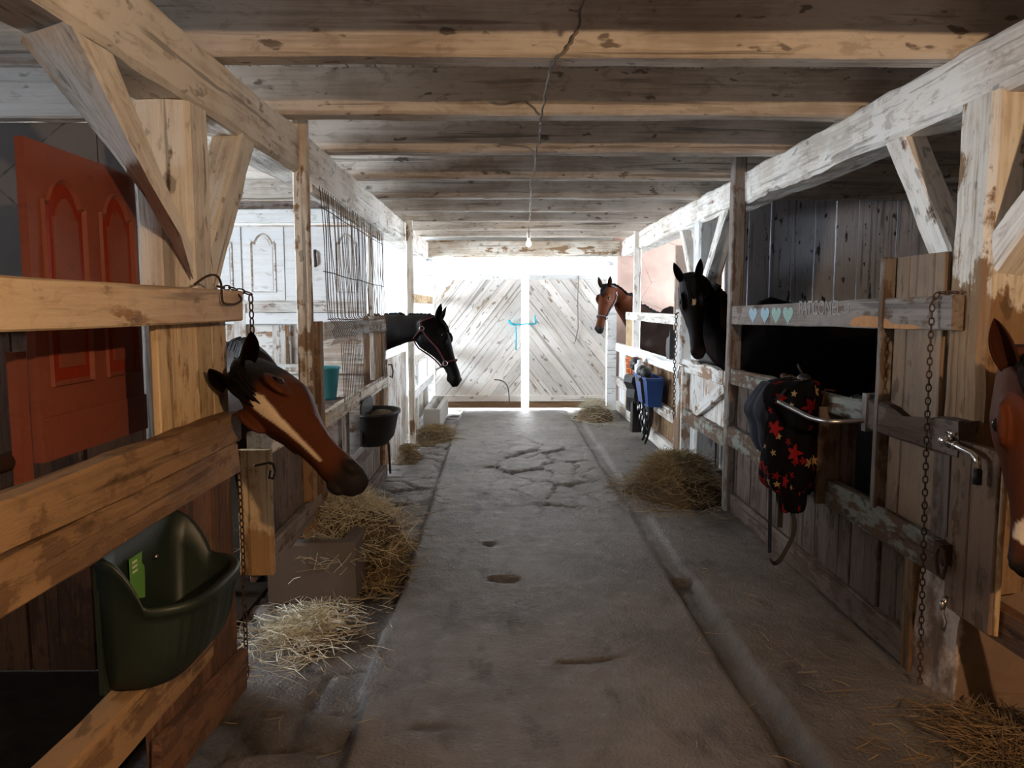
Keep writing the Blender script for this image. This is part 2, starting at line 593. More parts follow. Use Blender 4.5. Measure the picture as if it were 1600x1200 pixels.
def floor_height(x, y):
    """height, lowness (dirt in channels), stone tone"""
    h = 0.006 * fbm(x, y, 1.1) + 0.0035 * fbm(x + 9, y, 5)
    low, tone = 0.0, 0.0
    wob = 0.012 * noise.noise(Vector((y * 2.1, 1, 0))) + 0.008 * noise.noise(Vector((y * 7, 2, 0)))
    # kerb of the slab on the manger side
    ex = -0.53 + wob - 0.007 * (y - 3)
    if y > 2.9 and y < 3.5: ex += -0.02
    if x < ex:
        e = min(1, (ex - x) / 0.025)
        h -= 0.035 * e
        if x > ex - 0.05: low = 0.9 * (1 - (ex - x) / 0.05)
        g, t = cellinfo(x, y, 2.6)
        h += 0.022 * (t - 0.5)
        if g < 0.10:
            h -= 0.02 * (1 - g / 0.10)
            low = max(low, 0.85 * (1 - g / 0.10))
        tone = (t - 0.5) * 0.9
        low = max(low, min(0.9, max(0, (0.40 if y < 6 else 0.1) + 1.2 * fbm(x, y + 30, 1.7))) * 0.8)
    # channel on the tap side
    w2 = 0.018 * noise.noise(Vector((y * 1.7, 5, 0))) + 0.012 * noise.noise(Vector((y * 6, 8, 0)))
    gx0, gx1 = 0.93 + w2, 1.06 + w2 * 0.6
    deep = 0.05 if (y < 4.15) else (0.012 if y < 6 else 0.02)
    if gx0 < x < gx1:
        e = min(1, min(x - gx0, gx1 - x) / 0.02)
        h -= deep * e
        low = max(low, ((0.45 + 0.5 * max(0, noise.noise(Vector((x * 4, y * 2.2, 5))) + 0.25)) if y < 4.15 else 0.25) * e + (0.4 if x - gx0 < 0.03 and y < 4.15 else 0))
    if x > gx1:
        h += 0.004 * fbm(x, y, 2.5)
        low = max(low, 0.35 * max(0, fbm(x + 4, y, 1.6)))
    # broken flagstones in the middle of the passage
    if -0.5 < x < 0.93:
        wgt = max(0, 1 - abs(y - 7.2) / 2.0) * max(0, 1 - abs(x - 0.35) / 0.65)
        if wgt > 0:
            g, t = cellinfo(x + 0.1 * fbm(x, y, 2), y * 0.55, 3.1)
            k = min(1, wgt * 2.5)
            h += k * 0.030 * (t - 0.55)
            tone += k * (t - 0.5) * 0.8
            if g < 0.07:
                h -= k * 0.02 * (1 - g / 0.07)
                low = max(low, k * 0.8 * (1 - g / 0.07))
        # two hollows and a long crack
        for (cx, cy, rx, ry, dp) in ((0.016, 4.13, 0.085, 0.06, 0.03), (-0.09, 4.75, 0.05, 0.05, 0.022), (0.34, 3.14 + 0.25 * (x - 0.3) ** 2 * 4, 0.26, 0.016, 0.012), (-0.25, 2.62, 0.10, 0.03, 0.010)):
            q = ((x - cx) / rx) ** 2 + ((y - cy) / ry) ** 2 + 0.9 * fbm(x, y, 11)
            if q < 1:
                h -= dp * (1 - max(0, q))
                low = max(low, 0.6 * (1 - max(0, q)))
    return h, low, tone


def build_floor():
    mb = MB()
    xs = np.arange(-1.30, 1.96, 0.022)
    ys = np.concatenate([np.arange(-3.0, 1.6, 0.25), np.arange(1.6, 5.2, 0.022), np.arange(5.2, 9.0, 0.032), np.arange(9.0, 11.5, 0.08)])
    nx = len(xs)
    for y in ys:
        for x in xs:
            h, l, t = floor_height(float(x), float(y))
            mb.v.append((float(x), float(y), h))
            mb.wear.append(l)
            mb.tone.append(t)
    for j in range(len(ys) - 1):
        for i in range(nx - 1):
            a = j * nx + i
            mb.f.append((a, a + 1, a + nx + 1, a + nx))
    o = obj('floor', mb, M_FLOOR, None, Matrix.Identity(4), smooth=True)
    tag(o, kind='structure')
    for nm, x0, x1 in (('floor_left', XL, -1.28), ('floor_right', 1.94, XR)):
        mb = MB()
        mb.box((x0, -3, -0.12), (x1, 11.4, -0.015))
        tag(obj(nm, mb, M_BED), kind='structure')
    mb = MB()
    mb.box((-9, 11.45, -0.2), (10, 30, -0.04))
    tag(obj('floor_outside', mb, plain('pale_yard', (0.62, 0.60, 0.56), 0.9)), kind='structure')


build_floor()

# ------------------------------------------------------------------ shell
CEIL = 2.69


def shell():
    mb = MB()
    mb.box((XL - 0.3, -3.4, 2.76), (XR + 0.3, 11.6, 2.85))  # unseen slab added to keep sky light from leaking through the ceiling gaps
    tag(obj('light_block_slab', mb, M_DIM), kind='structure')
    tag(boards('ceiling', (XL, -3.2, CEIL), (1, 0, 0), (0, 1, 0), XR - XL, 14.6, 0.16, 0.03, M_JOIST, None, 0.004, 0.002), kind='structure')

    def side_wall(nm, x0, x1, sd, mat):
        ws = [w for w in WINDOWS if w[0] == sd]
        mb = MB()
        y = -3.2
        for _, y0, y1, z0, z1, _p in ws:
            mb.box((x0, y, -0.1), (x1, y0, 2.75))
            mb.box((x0, y0, -0.1), (x1, y1, z0))
            mb.box((x0, y0, z1), (x1, y1, 2.75))
            y = y1
        mb.box((x0, y, -0.1), (x1, 11.5, 2.75))
        tag(obj(nm, mb, mat), kind='structure')

    side_wall('wall_left', XL - 0.2, XL, -1, M_DIM)
    side_wall('wall_right', XR, XR + 0.2, 1, M_DIM)
    for i, (sd, y0, y1, z0, z1, _p) in enumerate(WINDOWS):
        x = XL if sd < 0 else XR
        mb = MB()
        a = 0.05
        xi, xo = (x - 0.02, x + 0.03) if sd < 0 else (x - 0.03, x + 0.02)
        mb.box((xi, y0, z0), (xo, y1, z0 + a))
        mb.box((xi, y0, z1 - a), (xo, y1, z1))
        mb.box((xi, y0, z0 + a), (xo, y0 + a, z1 - a))
        mb.box((xi, y1 - a, z0 + a), (xo, y1, z1 - a))
        mb.box((xi, (y0 + y1) / 2 - 0.025, z0 + a), (xo, (y0 + y1) / 2 + 0.025, z1 - a))
        tag(obj('window_%d' % (i + 1), mb, M_WHITE_WORN), kind='structure')
    mb = MB()
    mb.box((XL - 0.2, -3.3, -0.1), (XR + 0.2, -3.1, 2.75))
    tag(obj('wall_near', mb, M_DIM), kind='structure')
    # end wall either side of the doorway
    mb = MB()
    mb.box((XL - 0.2, 11.28, -0.1), (-1.0, 11.5, 2.75))
    tag(obj('wall_far', mb, M_WPLAST), kind='structure')
    mb = MB()
    mb.box((1.60, 11.28, -0.1), (XR + 0.2, 11.5, 2.75))
    tag(obj('wall_far_end', mb, M_PINK), kind='structure')
    mb = MB()
    mb.box((-1.0, 11.28, 2.45), (1.6, 11.5, 2.75))
    tag(obj('wall_over_door', mb, M_WPLAST), kind='structure')
    mb = MB()
    mb.box((1.53, 11.17, -0.02), (1.66, 11.28, 2.22))
    mb.box((-1.10, 11.17, -0.02), (-1.0, 11.28, 2.22))
    tag(obj('trim_1', mb, M_BRIGHT), kind='structure')
    tag(timber('door_lintel', (-1.12, 11.2, 2.335), (1.68, 11.2, 2.335), 0.17, 0.235, M_WHITE_WORN, rough=0.008), 'thick peeling white lintel beam over the bright end doorway', 'beam')


shell()


def clip_poly(poly, a, b, c):
    """keep a*x+b*y<=c"""
    out = []
    for i in range(len(poly)):
        p, q = poly[i], poly[(i + 1) % len(poly)]
        dp, dq = a * p[0] + b * p[1] - c, a * q[0] + b * q[1] - c
        if dp <= 0: out.append(p)
        if (dp < 0) != (dq < 0) and dp != dq:
            t = dp / (dp - dq)
            out.append((p[0] + t * (q[0] - p[0]), p[1] + t * (q[1] - p[1])))
    return out


def end_doors():
    for i, (x0, x1, sgn) in enumerate(((-0.985, 0.275, 1), (0.385, 1.515, -1))):
        root = T('door_%d' % (i + 1), ((x0 + x1) / 2, 11.2, 0.03), None, None)
        root['kind'] = 'structure'
        y0 = 11.22
        z0, z1 = 0.13, 1.91
        mb = MB()
        ang = math.radians(52)
        dx, dz = math.cos(ang) * sgn, math.sin(ang)
        nx, nz = -dz, dx
        cs = [nx * px + nz * pz for px in (x0, x1) for pz in (z0, z1)]
        c = min(cs)
        while c < max(cs):
            w = random.uniform(0.12, 0.16)
            poly = [(x0, z0), (x1, z0), (x1, z1), (x0, z1)]
            poly = clip_poly(poly, nx, nz, c + w - 0.003)
            if len(poly) > 2: poly = clip_poly(poly, -nx, -nz, -c)
            if len(poly) > 2:
                o = random.uniform(-0.004, 0.004)
                tn = random.uniform(-1, 1)
                # local frame: X along the planks
                loc = [((px - x0) * dx + (pz - z0) * dz, (px - x0) * nx + (pz - z0) * nz, o) for px, pz in poly]
                mb.prism(loc, (0, 0, 1), 0.03, tn)
            c += w
        M = Matrix(((dx, nx, 0), (0, 0, -1 if sgn > 0 else -1), (dz, nz, 0))).to_4x4()
        M.translation = Vector((x0, y0 - 0.002, z0))
        obj('plank_panel', mb, M_DOOR, root, M)
        mb = MB()
        mb.box((x0, y0 + 0.006, z0), (x1, y0 + 0.022, z1))
        obj('backing', mb, M_OLD, root)
        timber('bottom_rail', (x0, y0 - 0.045, 0.172), (x1, y0 - 0.045, 0.172), 0.03, 0.09, M_DOOR, root)
        timber('kick_board', (x0, y0 - 0.03, 0.078), (x1, y0 - 0.03, 0.078), 0.04, 0.095, M_WHITE_WORN, root, wear=lambda s: 0.7)
        timber('top_rail', (x0, y0 - 0.01, 1.935), (x1, y0 - 0.01, 1.935), 0.06, 0.075, M_BRIGHT, root)
    mb = MB()
    mb.tube(spline([(0.10, 11.14, 1.27), (0.20, 11.10, 1.25), (0.33, 11.09, 1.262), (0.45, 11.12, 1.26), (0.50, 11.15, 1.29)]), 0.012, 8)
    mb.tube([(0.09, 11.145, 1.31), (0.12, 11.11, 1.27), (0.17, 11.10, 1.25)], 0.016, 8)
    mb.tube([(0.19, 11.10, 1.25), (0.20, 11.12, 1.10), (0.195, 11.13, 0.88)], 0.009, 8)
    mb.tube([(0.48, 11.14, 1.27), (0.47, 11.13, 1.38)], 0.010, 8)
    tag(obj('rope', mb, M_CYAN, smooth=True), 'cyan rope tying the two plank doors together, one end dangling', 'rope')
    mb = MB()
    mb.tube([(1.10, 11.17, 1.95), (1.09, 11.165, 1.6), (1.10, 11.165, 1.2), (1.06, 11.165, 1.0)], 0.007, 6)
    tag(obj('wire', mb, M_CORD), 'thin loose wire hanging down the plank door beside the bay horse', 'wire')
    mb = MB()
    mb.tube(spline([(-0.12, 11.13, 0.45), (0.0, 11.13, 0.43), (0.08, 11.13, 0.33), (0.10, 11.13, 0.12)]), 0.008, 6)
    tag(obj('door_hook', mb, M_RUST), 'curved iron rod hanging low on the plank door, below the cyan rope', 'hook')


end_doors()

# ------------------------------------------------------------------ ceiling timbers
joist_y = [0.33, 1.22, 2.12, 3.065, 3.945, 4.86, 5.82, 6.82, 7.72, 8.63, 9.55, 10.45]
ORD = ['first', 'second', 'third', 'fourth', 'fifth', 'sixth', 'seventh', 'eighth', 'ninth', 'tenth']
for i, y in enumerate(joist_y):
    j = i - 3
    o = timber('ceiling_joist', (XL, y, 2.565), (XR, y, 2.565), 0.135, 0.25, M_JOIST, rough=0.007, seg=0.16)
    if j < 0:
        lb = 'whitewashed ceiling joist overhead, %s behind the cord-stapled front one' % ORD[-j - 1]
    elif j == 0:
        lb = 'front-most visible whitewashed ceiling joist, widest one, crossed by the cord'
    else:
        lb = 'whitewashed ceiling joist, %s beyond the widest front one toward the doors' % ORD[j - 1]
    tag(o, lb, 'joist', 'whitewashed ceiling joists')

tag(timber('ceiling_beam', (-1.16, -2.9, 2.315), (-1.16, 11.2, 2.315), 0.20, 0.235, M_WHITE, rough=0.012, seg=0.09), 'long whitewashed beam over the feeder side, above the wire grille', 'beam', 'long whitewashed aisle beams')
tag(timber('ceiling_beam', (1.81, -2.9, 2.342), (1.81, 11.2, 2.342), 0.20, 0.225, M_WHITE, rough=0.013, seg=0.09), 'long rough whitewashed beam over the tap and blanket side', 'beam', 'long whitewashed aisle beams')


def wl(a, b):
    return lambda s: max(0.0, min(1.0, (s - a) / (b - a)))


# feeder side posts and braces
tag(timber('timber_post', (-1.162, 2.775, 0.0), (-1.162, 2.775, 2.197), 0.17, 0.20, M_WHITE, up=(1, 0, 0), rough=0.006, wear=lambda s: max(0, 0.7 - s * 1.2)), 'thick whitewashed timber post beside the red cupboard door', 'post')
def hewn_brace():
    A = [(1.96, 2.195), (2.25, 1.95), (2.57, 1.73), (2.672, 1.58), (2.672, 1.70), (2.45, 1.91), (2.17, 2.195)]
    B = [(2.05, 2.195), (2.30, 2.08), (2.58, 1.955), (2.672, 1.91), (2.672, 2.0), (2.52, 2.07), (2.30, 2.195)]
    M = frame((-1.06, 1.96, 2.19), (0, 0.76, -0.65), (0, 0.65, 0.76))
    Mi = M.inverted()

    def dens(P):
        out = []
        for a in range(len(P)):
            p, q = P[a], P[(a + 1) % len(P)]
            for k in range(6): out.append((p[0] + (q[0] - p[0]) * k / 6, p[1] + (q[1] - p[1]) * k / 6))
        return out
    A, B = dens(A), dens(B)
    rings = []
    n = 9
    for i in range(n + 1):
        t = i / n
        x = -1.055 - 0.18 * t
        e = 0.012 if i in (0, n) else 0.0
        cy = sum(a[0] for a in A) / len(A)
        cz = sum(a[1] for a in A) / len(A)
        ring = []
        for a, b in zip(A, B):
            y, z = a[0] + (b[0] - a[0]) * t, a[1] + (b[1] - a[1]) * t
            q = noise.noise_vector(Vector((x * 9, y * 7, z * 7))) * 0.009
            y2 = min(y + q.y + (cy - y) * e * 3, 2.674)
            z2 = min(z + q.z + (cz - z) * e * 3, 2.196)
            ring.append(Mi @ Vector((x, y2, z2)))
        rings.append(ring)
    mb = MB()
    mb.rings(rings)
    return obj('diagonal_brace', mb, M_WHITE, None, M)


tag(hewn_brace(), 'wide hewn brace slanting from the beam down over the red cupboard door', 'brace', 'diagonal braces')
tag(timber('diagonal_brace', (-1.13, 3.38, 2.26), (-1.13, 2.84, 1.58), 0.13, 0.15, M_WHITE_WORN, up=(0, 1, -1), rough=0.008, cut0=(2, 2.198), cut1=(1, 2.876)), 'dark-sided brace slanting from post to beam above the bay horse with blaze', 'brace', 'diagonal braces')
tag(timber('timber_post', (-1.055, 4.135, 0.0), (-1.055, 4.135, 2.62), 0.075, 0.065, M_WHITE_WORN, rough=0.003, up=(0, 1, 0), wear=lambda s: max(0, 1.5 - s * 2.3)), 'narrow tall post at the near edge of the wire grille', 'post')
tag(timber('timber_post', (-1.06, 4.33, 0.0), (-1.06, 4.33, 1.42), 0.09, 0.11, M_OLD, rough=0.004, up=(0, 1, 0)), 'short brown rubbed post just behind the narrow grille post', 'post')
tag(timber('timber_post', (-1.13, 6.80, 0.0), (-1.13, 6.80, 1.42), 0.17, 0.17, M_OLD, rough=0.006, up=(0, 1, 0)), 'dark brown post where the dark horse with burgundy halter leans out', 'post')
tag(timber('timber_post', (-1.0, 8.42, 0.0), (-1.0, 8.42, 2.43), 0.07, 0.055, M_WHITE_WORN, rough=0.003, up=(0, 1, 0)), 'thin pale post behind the burgundy-haltered horse, near the doors', 'post')

# tap side posts and braces
tag(timber('timber_post', (1.80, 2.80, 0.46), (1.80, 2.80, 2.24), 0.22, 0.22, M_WHITE_WORN, up=(1, 0, 0), rough=0.009, wear=lambda s: 0.75 * max(0, min(1, (0.66 - s) / 0.12))), 'thick white post standing on the masonry pier above the tap', 'post')
tag(timber('diagonal_brace', (1.77, 3.47, 2.27), (1.77, 2.92, 1.54), 0.10, 0.13, M_WHITE, up=(0, 1, -1), rough=0.008, cut0=(2, 2.23), cut1=(1, 2.912)), 'white brace leaning from tap-side post up to the beam, beyond the post', 'brace', 'diagonal braces')
tag(timber('diagonal_brace', (1.77, 2.00, 2.30), (1.77, 2.68, 1.70), 0.12, 0.12, M_WHITE, up=(0, 1, 1), rough=0.014, wear=lambda s: 0.35 * max(0, s - 0.6), cut0=(2, 2.23), cut1=(1, 2.69)), 'rough white brace running from tap-side post up toward the viewer', 'brace', 'diagonal braces')
tag(timber('timber_post', (1.68, 5.56, 0.0), (1.68, 5.56, 2.62), 0.09, 0.10, M_GREYW, up=(0, 1, 0), rough=0.004, tone=0.5), 'slim tall post between black horse and the stall with hearts rail', 'post')
tag(timber('timber_post', (1.81, 6.82, 0.0), (1.81, 6.82, 2.24), 0.19, 0.21, M_BRIGHT, up=(1, 0, 0), rough=0.006), 'bright white post between two braces, behind the black horse ears', 'post')
tag(timber('diagonal_brace', (1.76, 7.50, 2.26), (1.76, 6.98, 1.66), 0.09, 0.10, M_WHITE, up=(0, 1, -1), rough=0.006, cut0=(2, 2.23), cut1=(1, 6.927)), 'slim white brace on the door side of the post behind the black horse', 'brace', 'diagonal braces')
tag(timber('diagonal_brace', (1.77, 6.00, 2.26), (1.77, 6.66, 1.66), 0.13, 0.13, M_WHITE, up=(0, 1, 1), rough=0.014, wear=lambda s: 0.05, cut0=(2, 2.23), cut1=(1, 6.713)), 'rough bark-edged brace above the black horse, next to slim tall post', 'brace', 'diagonal braces')
tag(timber('timber_post', (1.69, 7.17, 0.0), (1.69, 7.17, 1.48), 0.10, 0.24, M_DIRTYW, up=(0, 1, 0), rough=0.005, wear=lambda s: max(0, 0.5 - s * 0.6)), 'peeling white gate post behind the hanging chain near the blue tub', 'post')
tag(timber('timber_post', (1.70, 9.75, 0.0), (1.70, 9.75, 2.62), 0.09, 0.075, M_WHITE, up=(0, 1, 0), rough=0.003), 'thin pale post crossing the neck of the bay horse near the doors', 'post')

# ------------------------------------------------------------------ near feeder-side stall front
st1 = T('stall_barrier', (-1.08, 1.6, 0), 'near stall front with pale rails carrying the green feeder', 'stall front')
timber('top_rail', (-1.0, 0.2, 1.508), (-1.0, 2.90, 1.505), 0.055, 0.112, M_RAIL, st1, rough=0.003)
timber('rail', (-0.99, 0.2, 1.087), (-0.99, 2.78, 1.068), 0.075, 0.108, M_OLD, st1, rough=0.007, tone=1.0)
timber('rail', (-0.995, 0.2, 0.962), (-0.995, 2.78, 0.954), 0.065, 0.112, M_OLD, st1, rough=0.007, tone=0.5)
timber('lower_rail', (-0.985, 0.2, 0.462), (-0.955, 2.34, 0.462), 0.085, 0.13, M_OLD, st1, rough=0.007, tone=0.8)
boards('board_panel', (-1.03, 2.16, 0.02), (0, 1, 0), (0, 0, 1), 0.72, 0.98, 0.13, 0.025, M_DARK, st1, 0.006, 0.004)
boards('upper_panel', (-1.03, 2.30, 0.98), (0, 1, 0), (0, 0, 1), 0.58, 0.50, 0.135, 0.025, M_PALE, st1, 0.004, 0.002)
timber('base_board', (-1.012, 2.14, 0.16), (-1.012, 2.88, 0.10), 0.03, 0.16, M_DARK, st1, rough=0.004, tone=0.6)

mb = MB()
mb.tube(spline([(-0.99, 2.50, 1.572), (-0.96, 2.53, 1.60), (-0.955, 2.60, 1.605), (-0.955, 2.64, 1.58), (-0.955, 2.645, 1.53), (-0.955, 2.67, 1.513), (-0.955, 2.78, 1.512), (-0.955, 2.84, 1.53), (-0.99, 2.87, 1.562)]), 0.004, 8)
tag(obj('bent_rod', mb, M_RUST, smooth=True), 'bent iron rod hooked over the top rail beside the short chain', 'rod')


def arch_outline(y0, y1, z0, z1, rise):
    """cathedral door panel outline in (y,z)"""
    pts = [(y0, z0), (y1, z0), (y1, z1 - rise)]
    n = 26
    for i in range(n + 1):
        s = i / n
        y = y1 + (y0 - y1) * s
        q = 0.0 if s < 0.13 or s > 0.87 else math.sin(math.pi * (s - 0.13) / 0.74) ** 0.62
        pts.append((y, z1 - rise + rise * q))
    pts.append((y0, z1 - rise))
    out = []
    for p in pts:
        if not out or (abs(p[0] - out[-1][0]) + abs(p[1] - out[-1][1])) > 1e-5: out.append(p)
    return out


def panel_groove(fn, outline, width=0.018, depth=0.008):
    """a raised moulding following the outline; fn maps (y,z,out) to the world"""
    mb = MB()
    n = len(outline)
    c = (sum(p[0] for p in outline) / n, sum(p[1] for p in outline) / n)
    rings = []
    for k in range(n):
        p = Vector(outline[k])
        a = Vector(outline[k - 1])
        b = Vector(outline[(k + 1) % n])
        t = (b - a).normalized()
        nn = Vector((t.y, -t.x))
        if nn.dot(Vector(c) - p) < 0: nn = -nn
        rings.append([fn(*(p), 0), fn(*(p + nn * width * 0.25), depth), fn(*(p + nn * width * 0.6), depth * 0.55), fn(*(p + nn * width), 0)])
    rings.append(rings[0])
    mb.rings(rings, False, False)
    return mb


red = T('cupboard_door', (-1.25, 2.37, 1.08), 'red varnished double-panel cupboard door fixed behind the top rail', 'cupboard door')
RX = -1.245
mb = MB()
mb.box((RX - 0.024, 2.065, 1.08), (RX, 2.67, 1.943))
obj('door_board', mb, M_RED, red)
mb = MB()
mb.box((RX, 2.065, 1.08), (RX + 0.007, 2.67, 1.20))
obj('bottom_strip', mb, M_RED, red)
for (a, b) in ((2.135, 2.325), (2.435, 2.615)):
    ol = arch_outline(a, b, 1.295, 1.845, 0.07)
    mb = MB()
    mb.prism([(RX, y, z) for y, z in ol], (1, 0, 0), 0.0015)
    obj('panel_recess', mb, M_REDD, red)
    obj('panel_moulding', panel_groove(lambda y, z, o: (RX + 0.001 + o, y, z), arch_outline(a - 0.014, b + 0.014, 1.28, 1.862, 0.07), 0.016, 0.010), M_RED, red)
    ol2 = arch_outline(a + 0.032, b - 0.032, 1.33, 1.805, 0.055)
    mb = MB()
    mb.prism([(RX + 0.001, y, z) for y, z in ol2], (1, 0, 0), 0.006)
    obj('raised_panel', mb, M_RED, red)
mb = MB()
mb.box((RX - 0.03, 1.985, 1.0), (RX - 0.005, 2.03, 1.385))
tag(obj('red_batten', mb, M_RED), 'narrow red upright batten next to the red cupboard door', 'batten')
mb = MB()
mb.tube([(-1.32, 1.45, 1.09), (-1.29, 2.05, 1.10)], 0.026, 14)
tag(obj('metal_pipe', mb, M_RUST, smooth=True), 'rusty open-ended pipe lying behind the rails below the red door', 'pipe')

# partition behind the near stall
pt = T('stall_partition', (-2.7, 3.0, 0), 'grey cracked partition at the back of the near feeder stall', 'partition')
mb = MB()
for a, b in ((XL, -3.05), (-3.02, -2.05), (-2.01, -1.55), (-1.545, -1.27)):
    mb.box((a, 3.03, 1.42), (b, 3.10, 2.2), random.uniform(-1, 1))
obj('wall_slabs', mb, M_GREYPL, pt)
boards('lower_boards', (XL, 3.08, 0.0), (1, 0, 0), (0, 0, 1), -1.27 - XL, 1.42, 0.24, 0.03, M_DARK, pt, 0.012, 0.004)
timber('top_board', (XL, 2.99, 2.265), (-1.27, 2.99, 2.265), 0.07, 0.13, M_BRIGHT, pt, rough=0.008)
timber('top_board', (XL, 3.01, 2.36), (-1.27, 3.01, 2.36), 0.05, 0.055, M_BRIGHT, pt, rough=0.006)
timber('top_board', (XL, 3.02, 2.415), (-1.27, 3.02, 2.415), 0.05, 0.045, M_DIRTYW, pt, rough=0.006)

# ------------------------------------------------------------------ second stall front on the feeder side (bay horse, manger, grille)
st2 = T('stall_barrier', (-1.08, 4.7, 0), 'rubbed plank stall front behind the concrete manger heaped with hay', 'stall front')
timber('end_stile', (-1.05, 3.22, 0.36), (-1.05, 3.22, 0.90), 0.14, 0.045, M_PALE, st2, up=(0, 1, 0), rough=0.004, tone=0.2, wear=lambda s: 0.3 if s < 0.25 else 0)
timber('rail', (-1.06, 3.25, 0.91), (-1.06, 4.27, 0.91), 0.06, 0.12, M_DIRTYW, st2, rough=0.008, chew=lambda x: 0.025 * max(0, math.sin(x * 7)), wear=lambda s: 0.15)
timber('rail', (-1.03, 4.40, 0.855), (-1.03, 6.70, 0.855), 0.04, 0.09, M_WHITE_WORN, st2, rough=0.004)
timber('lower_rail', (-1.045, 3.26, 0.40), (-1.045, 6.70, 0.40), 0.05, 0.10, M_GREYW, st2, rough=0.006)
timber('bottom_rail', (-1.045, 4.80, 0.06), (-1.045, 6.70, 0.06), 0.05, 0.11, M_GREYW, st2, rough=0.006)
boards('board_panel', (-1.078, 3.25, 0.31), (0, 1, 0), (0, 0, 1), 1.0, 0.57, 0.12, 0.022, M_GREYW2, st2, 0.005, 0.004)
boards('lower_panel', (-1.078, 4.80, 0.02), (0, 1, 0), (0, 0, 1), 1.88, 0.40, 0.11, 0.022, M_GREYW, st2, 0.010, 0.004)
for y in (5.25, 6.35):
    timber('upright', (-1.08, y, 0.40), (-1.08, y, 0.86), 0.09, 0.03, M_GREYW, st2, up=(1, 0, 0), rough=0.004)
timber('cross_rail', (-1.03, 4.40, 1.365), (-1.03, 6.70, 1.345), 0.035, 0.10, M_DIRTYW, st2, rough=0.005)
timber('upright', (-1.075, 6.35, 0.90), (-1.075, 6.35, 2.1), 0.05, 0.035, M_WHITE_WORN, st2, up=(1, 0, 0), rough=0.005)
mb = MB()
mb.tube([(-1.0, 6.72, 1.0), (-0.97, 6.72, 1.0), (-0.96, 6.73, 0.94), (-0.97, 6.74, 0.88), (-0.99, 6.74, 0.9)], 0.008, 6)
obj('latch_hook', mb, M_RUST, st2)

# wire grille
gr = T('wire_grille', (-1.02, 5.4, 0.86), 'tall panel of thin rusty vertical wires above the plank stall front', 'grille')
mb = MB()
nw = 40
for i in range(nw):
    y = 4.30 + i * (6.55 - 4.30) / (nw - 1)
    top = 2.16 - 0.04 * i / nw
    lean = 0.16 * (1 - i / nw)
    r = random.uniform(-0.01, 0.01)
    p = []
    for k in range(12):
        s = k / 11
        z = top + (1.44 - top) * s
        p.append((-1.0 + r * math.sin(s * 5), y + lean * s + 0.01 * math.sin(s * 6 + i), z))
    # zigzag kink in front of the cross rail
    p += [(-0.985, y + lean + 0.00, 1.42), (-0.97, y + lean + 0.035, 1.39), (-0.985, y + lean + 0.01, 1.36), (-0.975, y + lean + 0.045, 1.32), (-1.0, y + lean + 0.05, 1.28)]
    if i > 4:
        for k in range(1, 6):
            s = k / 5
            p.append((-1.0, y + lean + 0.05 + 0.06 * s + 0.008 * math.sin(i + 4 * s), 1.28 + (0.90 - 1.28) * s))
    mb.tube(p, 0.0024, 5)
obj('vertical_wires', mb, M_RUST, gr)
for zz, a, b in ((2.05, 4.30, 6.55), (1.70, 4.36, 6.55), (1.43, 4.44, 6.6)):
    mb = MB()
    mb.tube([(-1.003, a + (b - a) * k / 8, zz - 0.03 * k / 8 + 0.004 * math.sin(k * 1.9)) for k in range(9)], 0.003, 5)
    obj('cross_wire', mb, M_RUST, gr)
timber('top_bar', (-1.03, 4.2, 2.135), (-1.03, 6.6, 2.085), 0.03, 0.05, M_WHITE_WORN, gr, rough=0.003)

# white cupboard door partition across the second stall
pt2 = T('stall_partition', (-2.6, 6.95, 0), 'white partition faced with old arched cupboard doors, behind the wire grille', 'partition')
mb = MB()
mb.box((XL, 6.93, 0.0), (-1.22, 6.98, 2.23))
obj('backing', mb, M_DIRTYW, pt2)
timber('top_board', (XL, 6.89, 2.295), (-1.2, 6.89, 2.295), 0.06, 0.12, M_BRIGHT, pt2, rough=0.005)
timber('top_board', (XL, 6.93, 2.395), (-1.2, 6.93, 2.395), 0.06, 0.075, M_GREYW, pt2, rough=0.005)
cups = [(-3.86, -3.48, True), (-3.46, -3.10, True), (-3.08, -2.72, True), (-2.70, -2.315, True), (-2.30, -1.935, True), (-1.925, -1.56, False), (-1.55, -1.22, True)]
for a, b, arched in cups:
    mb = MB()
    mb.box((a, 6.905, 1.56), (b, 6.93, 2.205))
    d = obj('cupboard_panel', mb, M_CUP, pt2)
    if arched:
        ol = arch_outline(a + 0.07, b - 0.07, 1.63, 2.15, 0.09)
        obj('panel_moulding', panel_groove(lambda x, z, o: (x, 6.905 - o, z), ol, 0.022, 0.010), M_DIRTYW, d)
        ol = arch_outline(a + 0.10, b - 0.10, 1.66, 2.115, 0.08)
        mb = MB()
        mb.prism([(x, 6.905, z) for x, z in ol], (0, -1, 0), 0.005)
        obj('raised_panel', mb, M_CUP, d)
mb = MB()
mb.tube([(-1.66, 6.905, 2.0), (-1.655, 6.88, 1.98), (-1.65, 6.88, 1.88), (-1.66, 6.905, 1.86)], 0.012, 8)
obj('pull_handle', mb, M_RUST, pt2)
timber('ledge_board', (XL, 6.895, 1.50), (-1.22, 6.895, 1.50), 0.03, 0.09, M_DIRTYW, pt2)
timber('ledge_board', (XL, 6.885, 1.40), (-1.22, 6.885, 1.40), 0.035, 0.10, M_CUP, pt2)
boards('lower_panel', (-4.15, 6.93, 0.98), (1, 0, 0), (0, 0, 1), 2.93, 0.36, 0.36, 0.02, M_DIRTYW, pt2, 0.012, 0.003)
timber('ledge_board', (XL, 6.89, 0.95), (-1.22, 6.89, 0.95), 0.04, 0.09, M_DIRTYW, pt2)
boards('lower_panel', (-4.15, 6.93, 0.02), (1, 0, 0), (0, 0, 1), 2.93, 0.86, 0.2, 0.02, M_DIRTYW, pt2, 0.008, 0.003)
